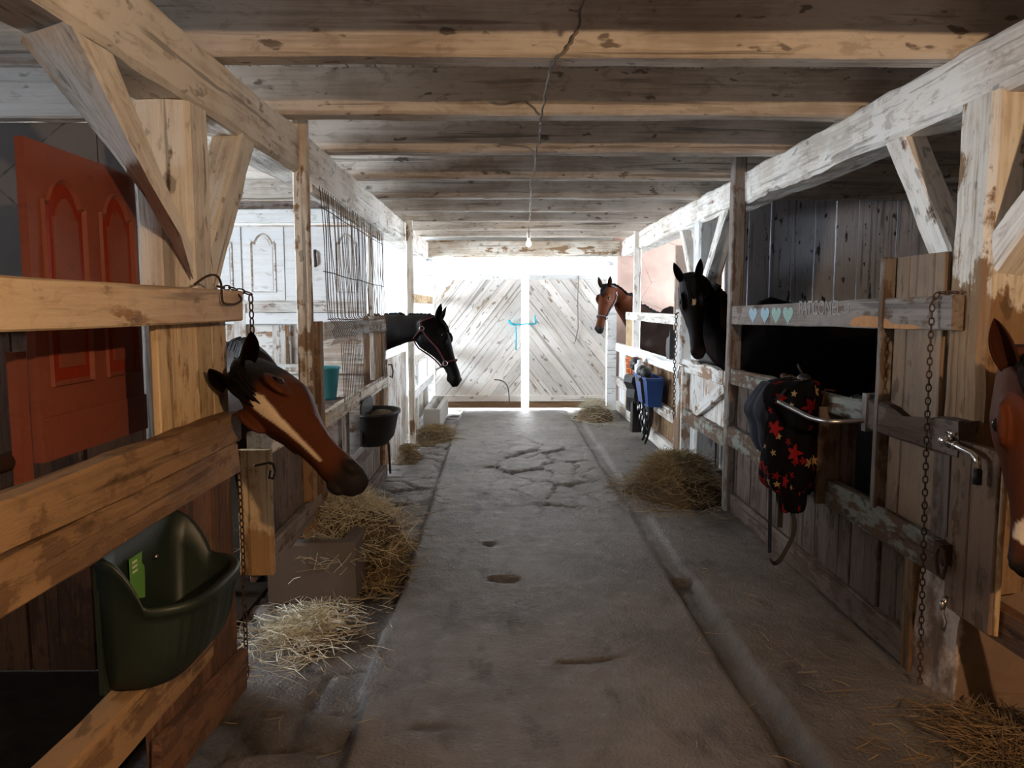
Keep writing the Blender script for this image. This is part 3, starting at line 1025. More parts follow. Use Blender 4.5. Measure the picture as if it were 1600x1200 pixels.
timber('batten', (-2.33, 6.88, 0.1), (-2.33, 6.88, 1.53), 0.03, 0.11, M_DIRTYW, pt2, up=(1, 0, 0))
timber('batten', (-1.92, 6.89, 0.98), (-1.92, 6.89, 1.34), 0.02, 0.03, M_OLD, pt2, up=(1, 0, 0))
mb = MB()
mb.rings([[(-1.52 + 0.14 * k * math.cos(a), 6.5 + 0.12 * k * math.sin(a), z) for a in np.linspace(0, 2 * math.pi, 20, endpoint=False)] for k, z in ((0.75, 0.72), (0.8, 0.75), (1.0, 0.98), (1.06, 0.985), (1.06, 1.0), (0.95, 1.0), (0.78, 0.78))], True, True)
tag(obj('bucket', mb, M_TEAL, smooth=True), 'teal plastic bucket seen behind the wires of the grille', 'bucket')
mb = MB()
mb.box((-1.72, 6.30, 0.0), (-1.36, 6.68, 0.72))
tag(obj('storage_box', mb, M_GREYW2), 'grey wooden box inside the stall under the teal bucket', 'box')

# ------------------------------------------------------------------ far feeder-side stall front
st3 = T('stall_barrier', (-1.05, 9, 0), 'white panelled stall front below the burgundy-haltered horse, near the doors', 'stall front')
boards('board_panel', (-1.05, 7.00, 0.06), (0, 1, 0), (0, 0, 1), 1.38, 0.96, 0.46, 0.03, M_DIRTYW, st3, 0.003, 0.002)
timber('rail', (-1.02, 8.46, 0.90), (-1.02, 11.1, 0.90), 0.05, 0.11, M_WHITE, st3)
timber('lower_rail', (-1.02, 8.46, 0.50), (-1.02, 11.1, 0.50), 0.05, 0.10, M_BRIGHT, st3)
timber('top_rail', (-1.02, 8.46, 1.60), (-1.02, 11.1, 1.60), 0.05, 0.10, M_PALE, st3)
for y in (9.4, 10.6):
    timber('upright', (-1.06, y, 0.0), (-1.06, y, 0.95), 0.10, 0.05, M_BRIGHT, st3, up=(1, 0, 0))
boards('lower_panel', (-1.09, 8.46, 0.04), (0, 1, 0), (0, 0, 1), 2.6, 0.46, 0.2, 0.02, M_WHITE, st3)

# ------------------------------------------------------------------ tap-side stall with hearts rail
st4 = T('stall_barrier', (1.70, 4.2, 0), 'grey stall front with hearts painted on its top rail, holding blanket', 'stall front')
tr = timber('top_rail', (1.665, 5.50, 1.442), (1.665, 2.80, 1.480), 0.045, 0.128, M_GREYW, st4, rough=0.003, tone=0.2)
timber('mid_rail', (1.675, 5.50, 1.005), (1.675, 3.46, 1.03), 0.06, 0.115, M_MINT, st4, rough=0.006, chew=lambda x: 0.035 * max(0, math.sin(x * 3.4 + 2.2)) if x > 0.9 else 0.008)
timber('mid_rail', (1.675, 3.40, 1.03), (1.675, 2.70, 1.03), 0.085, 0.15, M_GREYW2, st4, rough=0.008, chew=lambda x: 0.05 * math.exp(-((x - 0.33) / 0.16) ** 2) + 0.01, wear=lambda s: 0.5 if 0.25 < s < 0.75 else 0.0)
mb = MB()
mb.box((1.625, 3.385, 0.945), (1.725, 3.425, 1.115))
obj('metal_strap', mb, M_STEEL, st4)
timber('lower_rail', (1.675, 5.50, 0.565), (1.675, 2.66, 0.555), 0.06, 0.14, M_MINT, st4, rough=0.007, tone=-0.6)
boards('board_panel', (1.73, 3.95, 0.56), (0, 1, 0), (0, 0, 1), 1.56, 0.42, 0.15, 0.022, M_GREYW2, st4, 0.006, 0.004)
boards('lower_panel', (1.72, 3.06, 0.03), (0, 1, 0), (0, 0, 1), 2.46, 0.50, 0.15, 0.022, M_GREYW2, st4, 0.006, 0.004)
timber('bottom_rail', (1.695, 5.52, 0.075), (1.695, 3.06, 0.075), 0.05, 0.14, M_GREYW2, st4, rough=0.005, tone=0.5)
timber('upright', (1.70, 3.84, 0.50), (1.70, 3.84, 1.0), 0.20, 0.03, M_GREYW2, st4, up=(0, 1, 0), rough=0.004)
boards('lower_end_panel', (1.700, 2.72, 0.48), (0, 1, 0), (0, 0, 1), 0.20, 0.47, 0.2, 0.025, M_GREYW2, st4, 0.004, 0.003)
boards('end_panel', (1.705, 2.925, 0.48), (0, 1, 0), (0, 0, 1), 0.36, 1.23, 0.30, 0.025, wood('tan_board', (0.24, 0.165, 0.11), (0.13, 0.08, 0.05), (0.15, 0.11, 0.085), thr=0.66, grime_amt=0.6), st4, 0.005, 0.003)
timber('upright', (1.69, 3.31, 0.62), (1.69, 3.31, 1.71), 0.12, 0.03, M_GREYW, st4, up=(0, 1, 0), rough=0.003, tone=-0.8)
timber('end_stile', (1.70, 3.05, 0.0), (1.70, 3.05, 0.5), 0.06, 0.07, M_OLD, st4, up=(0, 1, 0), rough=0.005, tone=-0.5)


def rail_pt(y, z):
    # a point just proud of the aisle face of the hearts rail
    return Vector((1.6412, y, z))


def heart(mb, y, z, w, h):
    pts = []
    for k in range(24):
        t = 2 * math.pi * k / 24
        px = 16 * math.sin(t) ** 3 / 17
        pz = (13 * math.cos(t) - 5 * math.cos(2 * t) - 2 * math.cos(3 * t) - math.cos(4 * t)) / 17
        pts.append(rail_pt(y + px * w / 2, z + pz * h / 2))
    mb.prism(pts, (-1, 0, 0), 0.0012)


for k, (y, mt) in enumerate(((5.03, M_CHALKB), (4.80, M_CHALKB), (4.60, M_CHALKG), (4.41, M_CHALKG))):
    mb = MB()
    heart(mb, y, 1.452 + 0.002 * k, 0.17, 0.122)
    obj('painted_heart', mb, mt, tr)


def chalk_text(txt, y, z, size, mat, name):
    cu = bpy.data.curves.new(name, 'FONT')
    cu.body = txt
    cu.size = size
    cu.extrude = 0.0006
    ob = bpy.data.objects.new(name, cu)
    COL.objects.link(ob)
    M = Matrix(((0, 0, -1), (-1, 0, 0), (0, 1, 0))).to_4x4()
    M.translation = rail_pt(y, z)
    M.translation.x -= 0.001
    ob.matrix_world = M
    bpy.context.view_layer.update()
    dg = bpy.context.evaluated_depsgraph_get()
    me = bpy.data.meshes.new_from_object(ob.evaluated_get(dg))
    bpy.data.objects.remove(ob)
    o = bpy.data.objects.new(name, me)
    me.materials.clear()
    me.materials.append(mat)
    COL.objects.link(o)
    o.parent = tr
    o.matrix_local = PW[tr.name].inverted() @ M
    return o


chalk_text('PATCONEL', 4.25, 1.462, 0.105, M_CHALK, 'chalk_lettering')
chalk_text('ET', 3.69, 1.47, 0.07, M_CHALK, 'chalk_lettering')
mb = MB()
rng = [(3.62, 1.425), (3.58, 1.452), (3.48, 1.462), (3.35, 1.458), (3.27, 1.45), (3.22, 1.43), (3.05, 1.43), (2.98, 1.418), (3.1, 1.411), (3.4, 1.411), (3.6, 1.412)]
mb.prism([rail_pt(y, z) for y, z in rng], (-1, 0, 0), 0.0008)
obj('scraped_patch', mb, M_ORSTAIN, tr)

# partition between the tap-side stalls, planks
pt3 = T('stall_partition', (3.3, 7.0, 0), 'blue grey plank partition across the tap-side stall, chipped paint', 'partition')
boards('plank_panel', (2.02, 7.02, 0.0), (1, 0, 0), (0, 0, 1), XR - 2.02, 2.62, 0.185, 0.03, M_BLUEG, pt3, 0.006, 0.003)
pt4 = T('stall_partition', (3.3, 2.85, 0), 'brown plank partition beside the tap-side post and nearest horse', 'partition')
boards('plank_panel', (1.925, 2.84, 0.0), (1, 0, 0), (0, 0, 1), XR - 1.925, 1.70, 0.17, 0.03, M_OLD, pt4, 0.004, 0.003)

# masonry pier
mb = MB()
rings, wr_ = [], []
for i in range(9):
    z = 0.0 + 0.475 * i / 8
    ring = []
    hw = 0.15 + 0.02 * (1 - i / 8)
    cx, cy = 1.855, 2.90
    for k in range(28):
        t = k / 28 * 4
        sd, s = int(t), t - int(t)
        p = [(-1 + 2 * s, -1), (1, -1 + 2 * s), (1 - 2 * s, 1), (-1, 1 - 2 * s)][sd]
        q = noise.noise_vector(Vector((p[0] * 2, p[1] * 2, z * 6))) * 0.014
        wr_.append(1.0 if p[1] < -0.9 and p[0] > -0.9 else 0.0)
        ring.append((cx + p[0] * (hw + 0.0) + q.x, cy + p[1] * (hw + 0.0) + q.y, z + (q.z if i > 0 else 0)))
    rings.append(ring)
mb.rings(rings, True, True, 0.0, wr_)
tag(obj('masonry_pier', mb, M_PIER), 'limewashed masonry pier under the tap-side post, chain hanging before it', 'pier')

# nearest tap-side stall front
st5 = T('stall_barrier', (1.70, 2.5, 0), 'short brown board front under the tap, beside the nearest horse', 'stall front')
boards('board_panel', (1.665, 2.47, 0.40), (0, 1, 0), (0, 0, 1), 0.27, 0.625, 0.14, 0.028, wood('brown_door_board', (0.19, 0.12, 0.08), (0.10, 0.06, 0.035), (0.12, 0.085, 0.065), thr=0.6, grime_amt=0.6), st5, 0.004, 0.002)
timber('edge_batten', (1.655, 2.475, 0.40), (1.655, 2.475, 1.03), 0.03, 0.016, M_PALE, st5, up=(1, 0, 0))
timber('lower_rail', (1.70, 2.72, 0.43), (1.70, 0.6, 0.43), 0.05, 0.12, M_DARK, st5, tone=-0.4)
timber('upper_rail', (1.72, 0.8, 1.46), (1.72, 1.55, 1.46), 0.05, 0.12, M_OLD, st5)
for k in range(3):
    mb = MB()
    y = 2.66 - k * 0.07
    mb.tube([(1.66, y, 0.47), (1.645, y, 0.47), (1.642, y, 0.42)], 0.005, 6)
    obj('peg', mb, M_RUST, st5)

# tap
tp = T('water_tap', (1.65, 2.70, 1.0), 'chrome wall tap with short spout beside the nearest horse', 'tap')
mb = MB()
mb.tube([(1.645, 2.73, 1.025), (1.60, 2.725, 1.02), (1.585, 2.72, 1.018)], 0.014, 14)
mb.tube([(1.60, 2.74, 1.02), (1.60, 2.60, 1.008), (1.60, 2.555, 1.003), (1.60, 2.53, 0.988), (1.60, 2.525, 0.955)], [0.012, 0.011, 0.011, 0.012, 0.012], 14)
mb.ellipsoid((1.60, 2.725, 1.02), (0.02, 0.024, 0.02), 14, 10)
mb.ellipsoid((1.60, 2.66, 1.014), (0.014, 0.008, 0.017), 14, 8)
obj('tap_body', mb, M_CHROME, tp, smooth=True)
mb = MB()
mb.tube([(1.60, 2.69, 1.03), (1.60, 2.69, 1.05)], 0.008, 10)
mb.tube([(1.60, 2.715, 1.053), (1.60, 2.665, 1.053)], 0.007, 10)
obj('handle', mb, M_CHROME, tp, smooth=True)
mb = MB()
mb.tube([(1.60, 2.525, 0.955), (1.60, 2.524, 0.905)], 0.0145, 14)
obj('spout_sleeve', mb, M_BLKPL, tp, smooth=True)
mb = MB()
mb.tube([(1.636, 2.745, 1.0), (1.636, 2.74, 0.8), (1.637, 2.735, 0.66)], 0.004, 8)
mb.tube([(1.60, 2.735, 1.01), (1.62, 2.74, 1.0), (1.636, 2.745, 0.99)], 0.006, 8)
obj('supply_pipe', mb, M_RUST, tp, smooth=True)


def chain(name, pts, pitch, r, wr, label, group=None):
    """links laid along a polyline, each turned a quarter from the last"""
    pts = [Vector(p) for p in pts]
    seg = [(pts[i + 1] - pts[i]).length for i in range(len(pts) - 1)]
    L = sum(seg)
    n = int(L / pitch)
    mb = MB()
    for k in range(n):
        s = (k + 0.5) * L / n
        i = 0
        while i < len(seg) - 1 and s > seg[i]:
            s -= seg[i]
            i += 1
        c = pts[i].lerp(pts[i + 1], s / seg[i])
        t = (pts[i + 1] - pts[i]).normalized()
        a = Vector((0, 1, 0)) if abs(t.y) < 0.8 else Vector((1, 0, 0))
        side = t.cross(a).normalized()
        other = t.cross(side)
        w = side if k % 2 else other
        w = (w + 0.4 * (other if k % 2 else -side)).normalized()
        loop = []
        for q in range(12):
            an = 2 * math.pi * q / 12
            loop.append(c + t * (math.cos(an) * pitch * 0.62) + w * (math.sin(an) * r))
        mb.tube(loop, wr, 5, closed=True)
    return tag(obj(name, mb, M_RUST, smooth=True), label, 'chain', group)


chain('hanging_chain', [(1.66, 2.80, 1.555), (1.63, 2.87, 1.553), (1.617, 2.885, 1.52), (1.614, 2.87, 1.0), (1.617, 2.85, 0.5), (1.635, 2.86, 0.03)], 0.025, 0.0085, 0.0028, 'long rusty chain hanging from tap-side post down to the floor')
chain('hanging_chain', [(1.642, 7.16, 1.45), (1.62, 7.16, 1.44), (1.615, 7.17, 1.0), (1.62, 7.18, 0.45)], 0.034, 0.012, 0.004, 'rusty chain hanging on the gate post beside the blue tub')
chain('hanging_chain', [(-1.04, 2.84, 1.575), (-1.01, 2.90, 1.570), (-0.955, 2.945, 1.55), (-0.955, 2.95, 1.40)], 0.027, 0.009, 0.003, 'short chain draped over the end of the pale top rail')
chain('hanging_chain', [(-1.035, 2.895, 0.95), (-1.01, 2.905, 0.945), (-1.005, 2.905, 0.6), (-1.005, 2.90, 0.05)], 0.026, 0.0085, 0.0028, 'dark chain hanging between feeder boards and the yellowish gate stile')
mb = MB()
mb.tube([(1.60, 2.735, 0.60), (1.60, 2.715, 0.63), (1.60, 2.69, 0.62), (1.60, 2.675, 0.57), (1.60, 2.69, 0.52), (1.60, 2.72, 0.52), (1.60, 2.735, 0.56)], 0.007, 8, closed=True)
mb.box((1.60, 2.70, 0.56), (1.64, 2.76, 0.64))
tag(obj('tether_ring', mb, M_RUST, smooth=False), 'rusty iron tether ring bolted to the lower rail below the tap', 'ring')
mb = MB()
mb.tube([(1.62, 2.69, 0.45), (1.61, 2.685, 0.43), (1.60, 2.68, 0.39), (1.61, 2.675, 0.36), (1.60, 2.67, 0.33)], 0.007, 8)
mb.ellipsoid((1.60, 2.682, 0.42), (0.012, 0.010, 0.02), 10, 6)
tag(obj('snap_hook', mb, M_STEEL, smooth=True), 'small metal snap hook hanging below the rusty tether ring', 'hook')
mb = MB()
mb.tube([(-0.965, 3.14, 0.86), (-0.955, 3.16, 0.85), (-0.95, 3.165, 0.82), (-0.955, 3.15, 0.79), (-0.965, 3.13, 0.80), (-0.96, 3.13, 0.83)], 0.006, 8)
mb.tube([(-1.008, 3.08, 0.86), (-0.965, 3.14, 0.86)], 0.005, 8)
tag(obj('snap_hook', mb, M_RUST, smooth=True), 'rusty hook on the yellowish gate stile under the bay horse jaw', 'hook')

# ------------------------------------------------------------------ gate under the black horse
st6 = T('stall_gate', (1.69, 6.2, 0), 'peeling half gate with diagonal brace under the black horse head', 'gate')
timber('top_rail', (1.67, 5.62, 0.985), (1.67, 6.98, 0.985), 0.06, 0.13, M_DIRTYW, st6, rough=0.006, chew=lambda x: 0.02 + 0.03 * max(0, math.sin(x * 9)))
timber('mid_rail', (1.67, 5.62, 0.52), (1.67, 7.02, 0.52), 0.06, 0.12, M_MINT, st6, rough=0.006)
timber('cross_brace', (1.675, 5.70, 0.91), (1.675, 6.60, 0.58), 0.04, 0.10, M_DIRTYW, st6, rough=0.005)
timber('stile', (1.68, 6.94, 0.02), (1.68, 6.94, 0.98), 0.10, 0.05, M_DIRTYW, st6, up=(0, 1, 0), wear=lambda s: 0.2)
boards('board_panel', (1.72, 5.64, 0.56), (0, 1, 0), (0, 0, 1), 1.3, 0.40, 0.42, 0.02, M_DIRTYW, st6)
mb = MB()
mb.tube([(1.63, 6.98, 0.98), (1.60, 6.96, 0.98), (1.60, 6.78, 0.98)], 0.010, 8)
mb.tube([(1.60, 6.9, 0.98), (1.59, 6.9, 0.93), (1.59, 6.92, 0.86)], 0.008, 8)
obj('bolt_latch', mb, M_STEEL, st6)
mb = MB()
mb.box((1.632, 5.66, 0.93), (1.640, 5.76, 1.03))
obj('hinge_plate', mb, M_DIRTYW, st6)

# far tap-side stall front
st7 = T('stall_barrier', (1.70, 8.7, 0), 'white railed stall front carrying the blue tub and bridles', 'stall front')
timber('top_rail', (1.665, 10.25, 1.385), (1.665, 7.3, 1.385), 0.05, 0.10, M_WHITE, st7)
timber('mid_rail', (1.665, 11.1, 0.93), (1.665, 7.3, 0.93), 0.05, 0.12, M_BRIGHT, st7)
timber('lower_rail', (1.665, 11.1, 0.44), (1.665, 7.3, 0.44), 0.05, 0.12, M_DIRTYW, st7)
timber('bottom_rail', (1.675, 11.1, 0.08), (1.675, 7.3, 0.08), 0.05, 0.13, M_WHITE, st7)
timber('stile', (1.69, 10.22, 0.05), (1.69, 10.22, 1.42), 0.08, 0.05, M_PALE, st7, up=(0, 1, 0))
boards('board_panel', (1.72, 7.28, 0.04), (0, 1, 0), (0, 0, 1), 2.9, 0.87, 0.11, 0.02, M_OLD, st7, 0.008, 0.003)
boards('board_panel', (1.72, 10.26, 0.04), (0, 1, 0), (0, 0, 1), 0.9, 0.87, 0.13, 0.02, M_BRIGHT, st7, 0.008, 0.003)
timber('upright', (1.78, 7.62, 0.9), (1.78, 7.62, 2.1), 0.16, 0.04, wood('pinkish_board', (0.60, 0.46, 0.38), (0.3, 0.2, 0.15), (0.4, 0.3, 0.24)), st7, up=(0, 1, 0))

# ------------------------------------------------------------------ bulbs and cord


def bulb(loc, label):
    t = T('pendant_bulb', tuple(loc), label, 'light bulb')
    mb = MB()
    prof = [(0.011, 0.0), (0.013, -0.02), (0.022, -0.04), (0.030, -0.062), (0.029, -0.078), (0.020, -0.092), (0.006, -0.099)]
    mb.rings([[Vector(loc) + Vector((r * math.cos(a), r * math.sin(a), z)) for a in np.linspace(0, 2 * math.pi, 16, endpoint=False)] for r, z in prof])
    g = obj('glass_bulb', mb, M_BULB, t, smooth=True)
    g.visible_shadow = True
    mb = MB()
    prof = [(0.010, 0.075), (0.022, 0.07), (0.025, 0.04), (0.022, 0.0), (0.018, -0.008), (0.01, -0.01)]
    mb.rings([[Vector(loc) + Vector((r * math.cos(a), r * math.sin(a), z + 0.004)) for a in np.linspace(0, 2 * math.pi, 16, endpoint=False)] for r, z in prof])
    obj('socket', mb, M_SOCKET, t, smooth=True)
    return t


b1 = bulb(FARLAMP, 'bare glowing bulb hanging below the joists near the end doors')
mb = MB()
mb.tube([FARLAMP + Vector((0, 0, 0.07)), FARLAMP + Vector((0.004, 0, 0.11)), FARLAMP + Vector((0, 0, 0.148))], 0.005, 8)
obj('flex', mb, M_CORD, b1)
b2 = bulb(LAMP + Vector((0, 0, 0.12)), 'bare glowing bulb close to the camera under the tap-side joists')
mb = MB()
mb.tube([LAMP + Vector((0, 0, 0.19)), LAMP + Vector((0.0, -0.01, 0.30)), LAMP + Vector((0, 0.02, 0.52))], 0.005, 8)
obj('flex', mb, M_CORD, b2)

pts = [(1.25, -0.48, 2.675), (1.20, 0.15, 2.432), (1.05, 0.5, 2.432), (0.85, 1.15, 2.432), (0.75, 1.35, 2.432), (0.5, 2.05, 2.432), (0.44, 2.25, 2.436), (0.33, 2.80, 2.66), (0.29, 2.985, 2.605), (0.28, 2.975, 2.53), (0.26, 2.965, 2.48), (0.215, 2.97, 2.435), (0.20, 3.05, 2.430), (0.19, 3.2, 2.434), (0.20, 3.55, 2.48), (0.195, 3.86, 2.436), (0.19, 3.95, 2.430), (0.20, 4.1, 2.438), (0.215, 4.5, 2.45), (0.205, 4.78, 2.434), (0.21, 4.95, 2.431), (0.225, 5.4, 2.455), (0.215, 5.74, 2.434), (0.21, 5.9, 2.431), (0.24, 6.4, 2.452), (0.25, 6.75, 2.434), (0.255, 6.9, 2.431), (0.26, 7.3, 2.45), (0.275, 7.65, 2.434), (0.28, 7.8, 2.431), (0.29, 8.3, 2.45), (0.30, 8.56, 2.434), (0.30, 8.7, 2.431), (0.305, 8.98, 2.44)]
mb = MB()
sm = []
for i in range(len(pts) - 1):
    a, b = Vector(pts[i]), Vector(pts[i + 1])
    for k in range(4):
        q = a.lerp(b, k / 4)
        if 0 < k: q += Vector((random.uniform(-1, 1), 0, random.uniform(-1, 1) * 0.3)) * 0.007
        sm.append(q)
sm.append(Vector(pts[-1]))
mb.tube(sm, 0.0055, 6)
tag(obj('electric_cord', mb, M_CORD, smooth=True), 'thin twisted electric cord stapled under the joists along the passage', 'cord')

# ------------------------------------------------------------------ mangers and hay


def trough(x0, x1, y0, y1, h, wall, label, mat):
    t = T('concrete_trough', ((x0 + x1) / 2, (y0 + y1) / 2, 0), label, 'trough')
    mb = MB()

    def ring(xa, xb, ya, yb, z, n=10, j=0.006):
        out = []
        for k in range(4 * n):
            s, q = divmod(k, n)
            q /= n
            p = [(xa + (xb - xa) * q, ya), (xb, ya + (yb - ya) * q), (xb + (xa - xb) * q, yb), (xa, yb + (ya - yb) * q)][s]
            d = noise.noise_vector(Vector((p[0] * 6, p[1] * 6, z * 6 + 3))) * j
            out.append((p[0] + d.x, p[1] + d.y, z + d.z))
        return out
    b = 0.012
    w = wall
    mb.rings([ring(x0, x1, y0, y1, -0.03), ring(x0, x1, y0, y1, h * 0.5), ring(x0, x1, y0, y1, h - b), ring(x0 + b, x1 - b, y0 + b, y1 - b, h),
              ring(x0 + w - b, x1 - w + b, y0 + w - b, y1 - w + b, h), ring(x0 + w, x1 - w, y0 + w, y1 - w, h - b), ring(x0 + w + 0.03, x1 - w - 0.03, y0 + w + 0.03, y1 - w - 0.03, h * 0.4)], True, True)
    obj('basin', mb, mat, t)
    return t


trough(-1.22, -0.76, 3.88, 4.72, 0.285, 0.09, 'rough concrete trough full of hay under the bay horse with blaze', M_TROUGH)
trough(-0.985, -0.78, 9.50, 10.95, 0.24, 0.055, 'small white concrete trough near the end doors', plaster('pale_concrete', (0.55, 0.54, 0.52), (0.3, 0.28, 0.26), 0.2))


def blades(mb, n, place, length, rad, up=0.35, droop=0.0):
    for _ in range(n):
        p, base = place()
        a = random.uniform(0, 2 * math.pi)
        el = random.gauss(0, up) + base
        L = length * random.uniform(0.45, 1.25)
        d = Vector((math.cos(a) * math.cos(el), math.sin(a) * math.cos(el), math.sin(el)))
        bend = Vector((random.gauss(0, 0.3), random.gauss(0, 0.3), random.gauss(0, 0.2) - droop)) * L
        p = Vector(p)
        q = [p - d * L / 2, p + bend * 0.25, p + d * L / 2]
        for v in q: v.z = max(v.z, 0.004)
        r = rad * random.uniform(0.6, 1.3)
        mb.tube(q, [r, r, r * 0.6], 3, random.uniform(-1, 1))


def mound_height(x, y, c, rx, ry, h, sd):
    q = ((x - c[0]) / rx) ** 2 + ((y - c[1]) / ry) ** 2
    q += 0.55 * noise.noise(Vector((x * 5 + sd, y * 5, sd))) * min(1, q + 0.3)
    return h * max(0, 1 - q) ** 0.8


def hay_pile(label, c, rx, ry, h, n, length, mat, z0=0.0, up=0.35, group=None, spill=1.25, dense=True, xclip=None):
    t = T('hay_pile', (c[0], c[1], z0), label, 'hay')
    t['kind'] = 'stuff'
    sd = random.random() * 30
    if dense:
        mb = MB()
        N, Mr = 36, 12
        rings = []
        for j in range(Mr + 1):
            r = 1 - j / Mr
            ring = []
            for k in range(N):
                a = 2 * math.pi * k / N
                x, y = c[0] + rx * 1.1 * r * math.cos(a), c[1] + ry * 1.1 * r * math.sin(a)
                z = z0 - 0.02 + mound_height(x, y, c, rx, ry, h, sd) * 0.86 + 0.012 * noise.noise(Vector((x * 20, y * 20, 1)))
                if xclip: x = min(max(x, xclip[0]), xclip[1])
                ring.append((x, y, z))
            rings.append(ring)
        mb.rings(rings, True, True)
        obj('hay_core', mb, M_HAYBASE, t, smooth=True)

    def place():
        while True:
            a, r = random.uniform(0, 2 * math.pi), abs(random.gauss(0, 0.55)) * spill
            x, y = c[0] + rx * r * math.cos(a), c[1] + ry * r * math.sin(a)
            if xclip and not (xclip[0] < x < xclip[1]): continue
            hh = mound_height(x, y, c, rx, ry, h, sd)
            return (x, y, z0 + hh + random.uniform(-0.012, 0.02)), 0.0
    mb = MB()
    blades(mb, n, place, length, 0.0016, up)
    o = obj('hay_stalks', mb, mat, t)
    return t


hay_pile('pale hay heaped over the concrete trough under the bay horse', (-0.93, 4.42), 0.30, 0.42, 0.20, 2600, 0.17, M_HAYP, 0.20, 0.45)
hay_pile('brown hay spilling from the concrete trough onto the stones', (-0.69, 4.42), 0.12, 0.42, 0.16, 1200, 0.15, M_HAY, 0.0, 0.5)
hay_pile('pale straw strewn on the stones before the concrete trough', (-0.92, 3.45), 0.24, 0.36, 0.05, 1300, 0.16, M_HAYP, -0.02, 0.2, dense=False, spill=1.0)
hay_pile('tangled hay heap on the floor below the black horse gate', (1.42, 6.12), 0.40, 0.52, 0.29, 3200, 0.18, M_HAY, 0.0, 0.4, xclip=(0.6, 1.85))
hay_pile('small golden hay heap beside the pale far trough', (-0.80, 8.95), 0.26, 0.50, 0.12, 900, 0.17, M_HAY, -0.03, 0.3)
hay_pile('small hay tuft at the foot of the white panelled stall front', (-0.97, 7.75), 0.14, 0.40, 0.10, 500, 0.15, M_HAY, -0.03, 0.3)
hay_pile('sunlit hay heap on the floor next to the end doors', (1.25, 10.35), 0.26, 0.45, 0.22, 900, 0.18, M_HAYP, 0.0, 0.35)
hay_pile('dark brown hay heap beside the masonry pier', (1.70, 2.42), 0.28, 0.34, 0.08, 900, 0.22, M_HAYD, -0.01, 0.25, xclip=(1.1, 1.95))

mb = MB()


def scatter():
    k = random.random()
    if k < 0.45:
        x, y = random.uniform(-1.0, -0.45), random.uniform(2.6, 6.5)
    elif k < 0.75:
        x, y = random.gauss(1.25, 0.16), random.uniform(2.2, 9)
    else:
        x, y = random.uniform(-0.6, 1.0), random.uniform(2.2, 10)
    return (x, y, floor_height(x, y)[0] + 0.005), 0.0


blades(mb, 420, scatter, 0.09, 0.0014, 0.05)
tag(obj('loose_straw', mb, M_HAY), 'single stalks of straw scattered over the stone passage floor', 'straw', kind='stuff')


# ------------------------------------------------------------------ feeders
def interp(tab, x):
    for i in range(len(tab) - 1):
        if x <= tab[i + 1][0]:
            a, b = tab[i], tab[i + 1]
            s = (x - a[0]) / (b[0] - a[0])
            return a[1] + (b[1] - a[1]) * s
    return tab[-1][1]


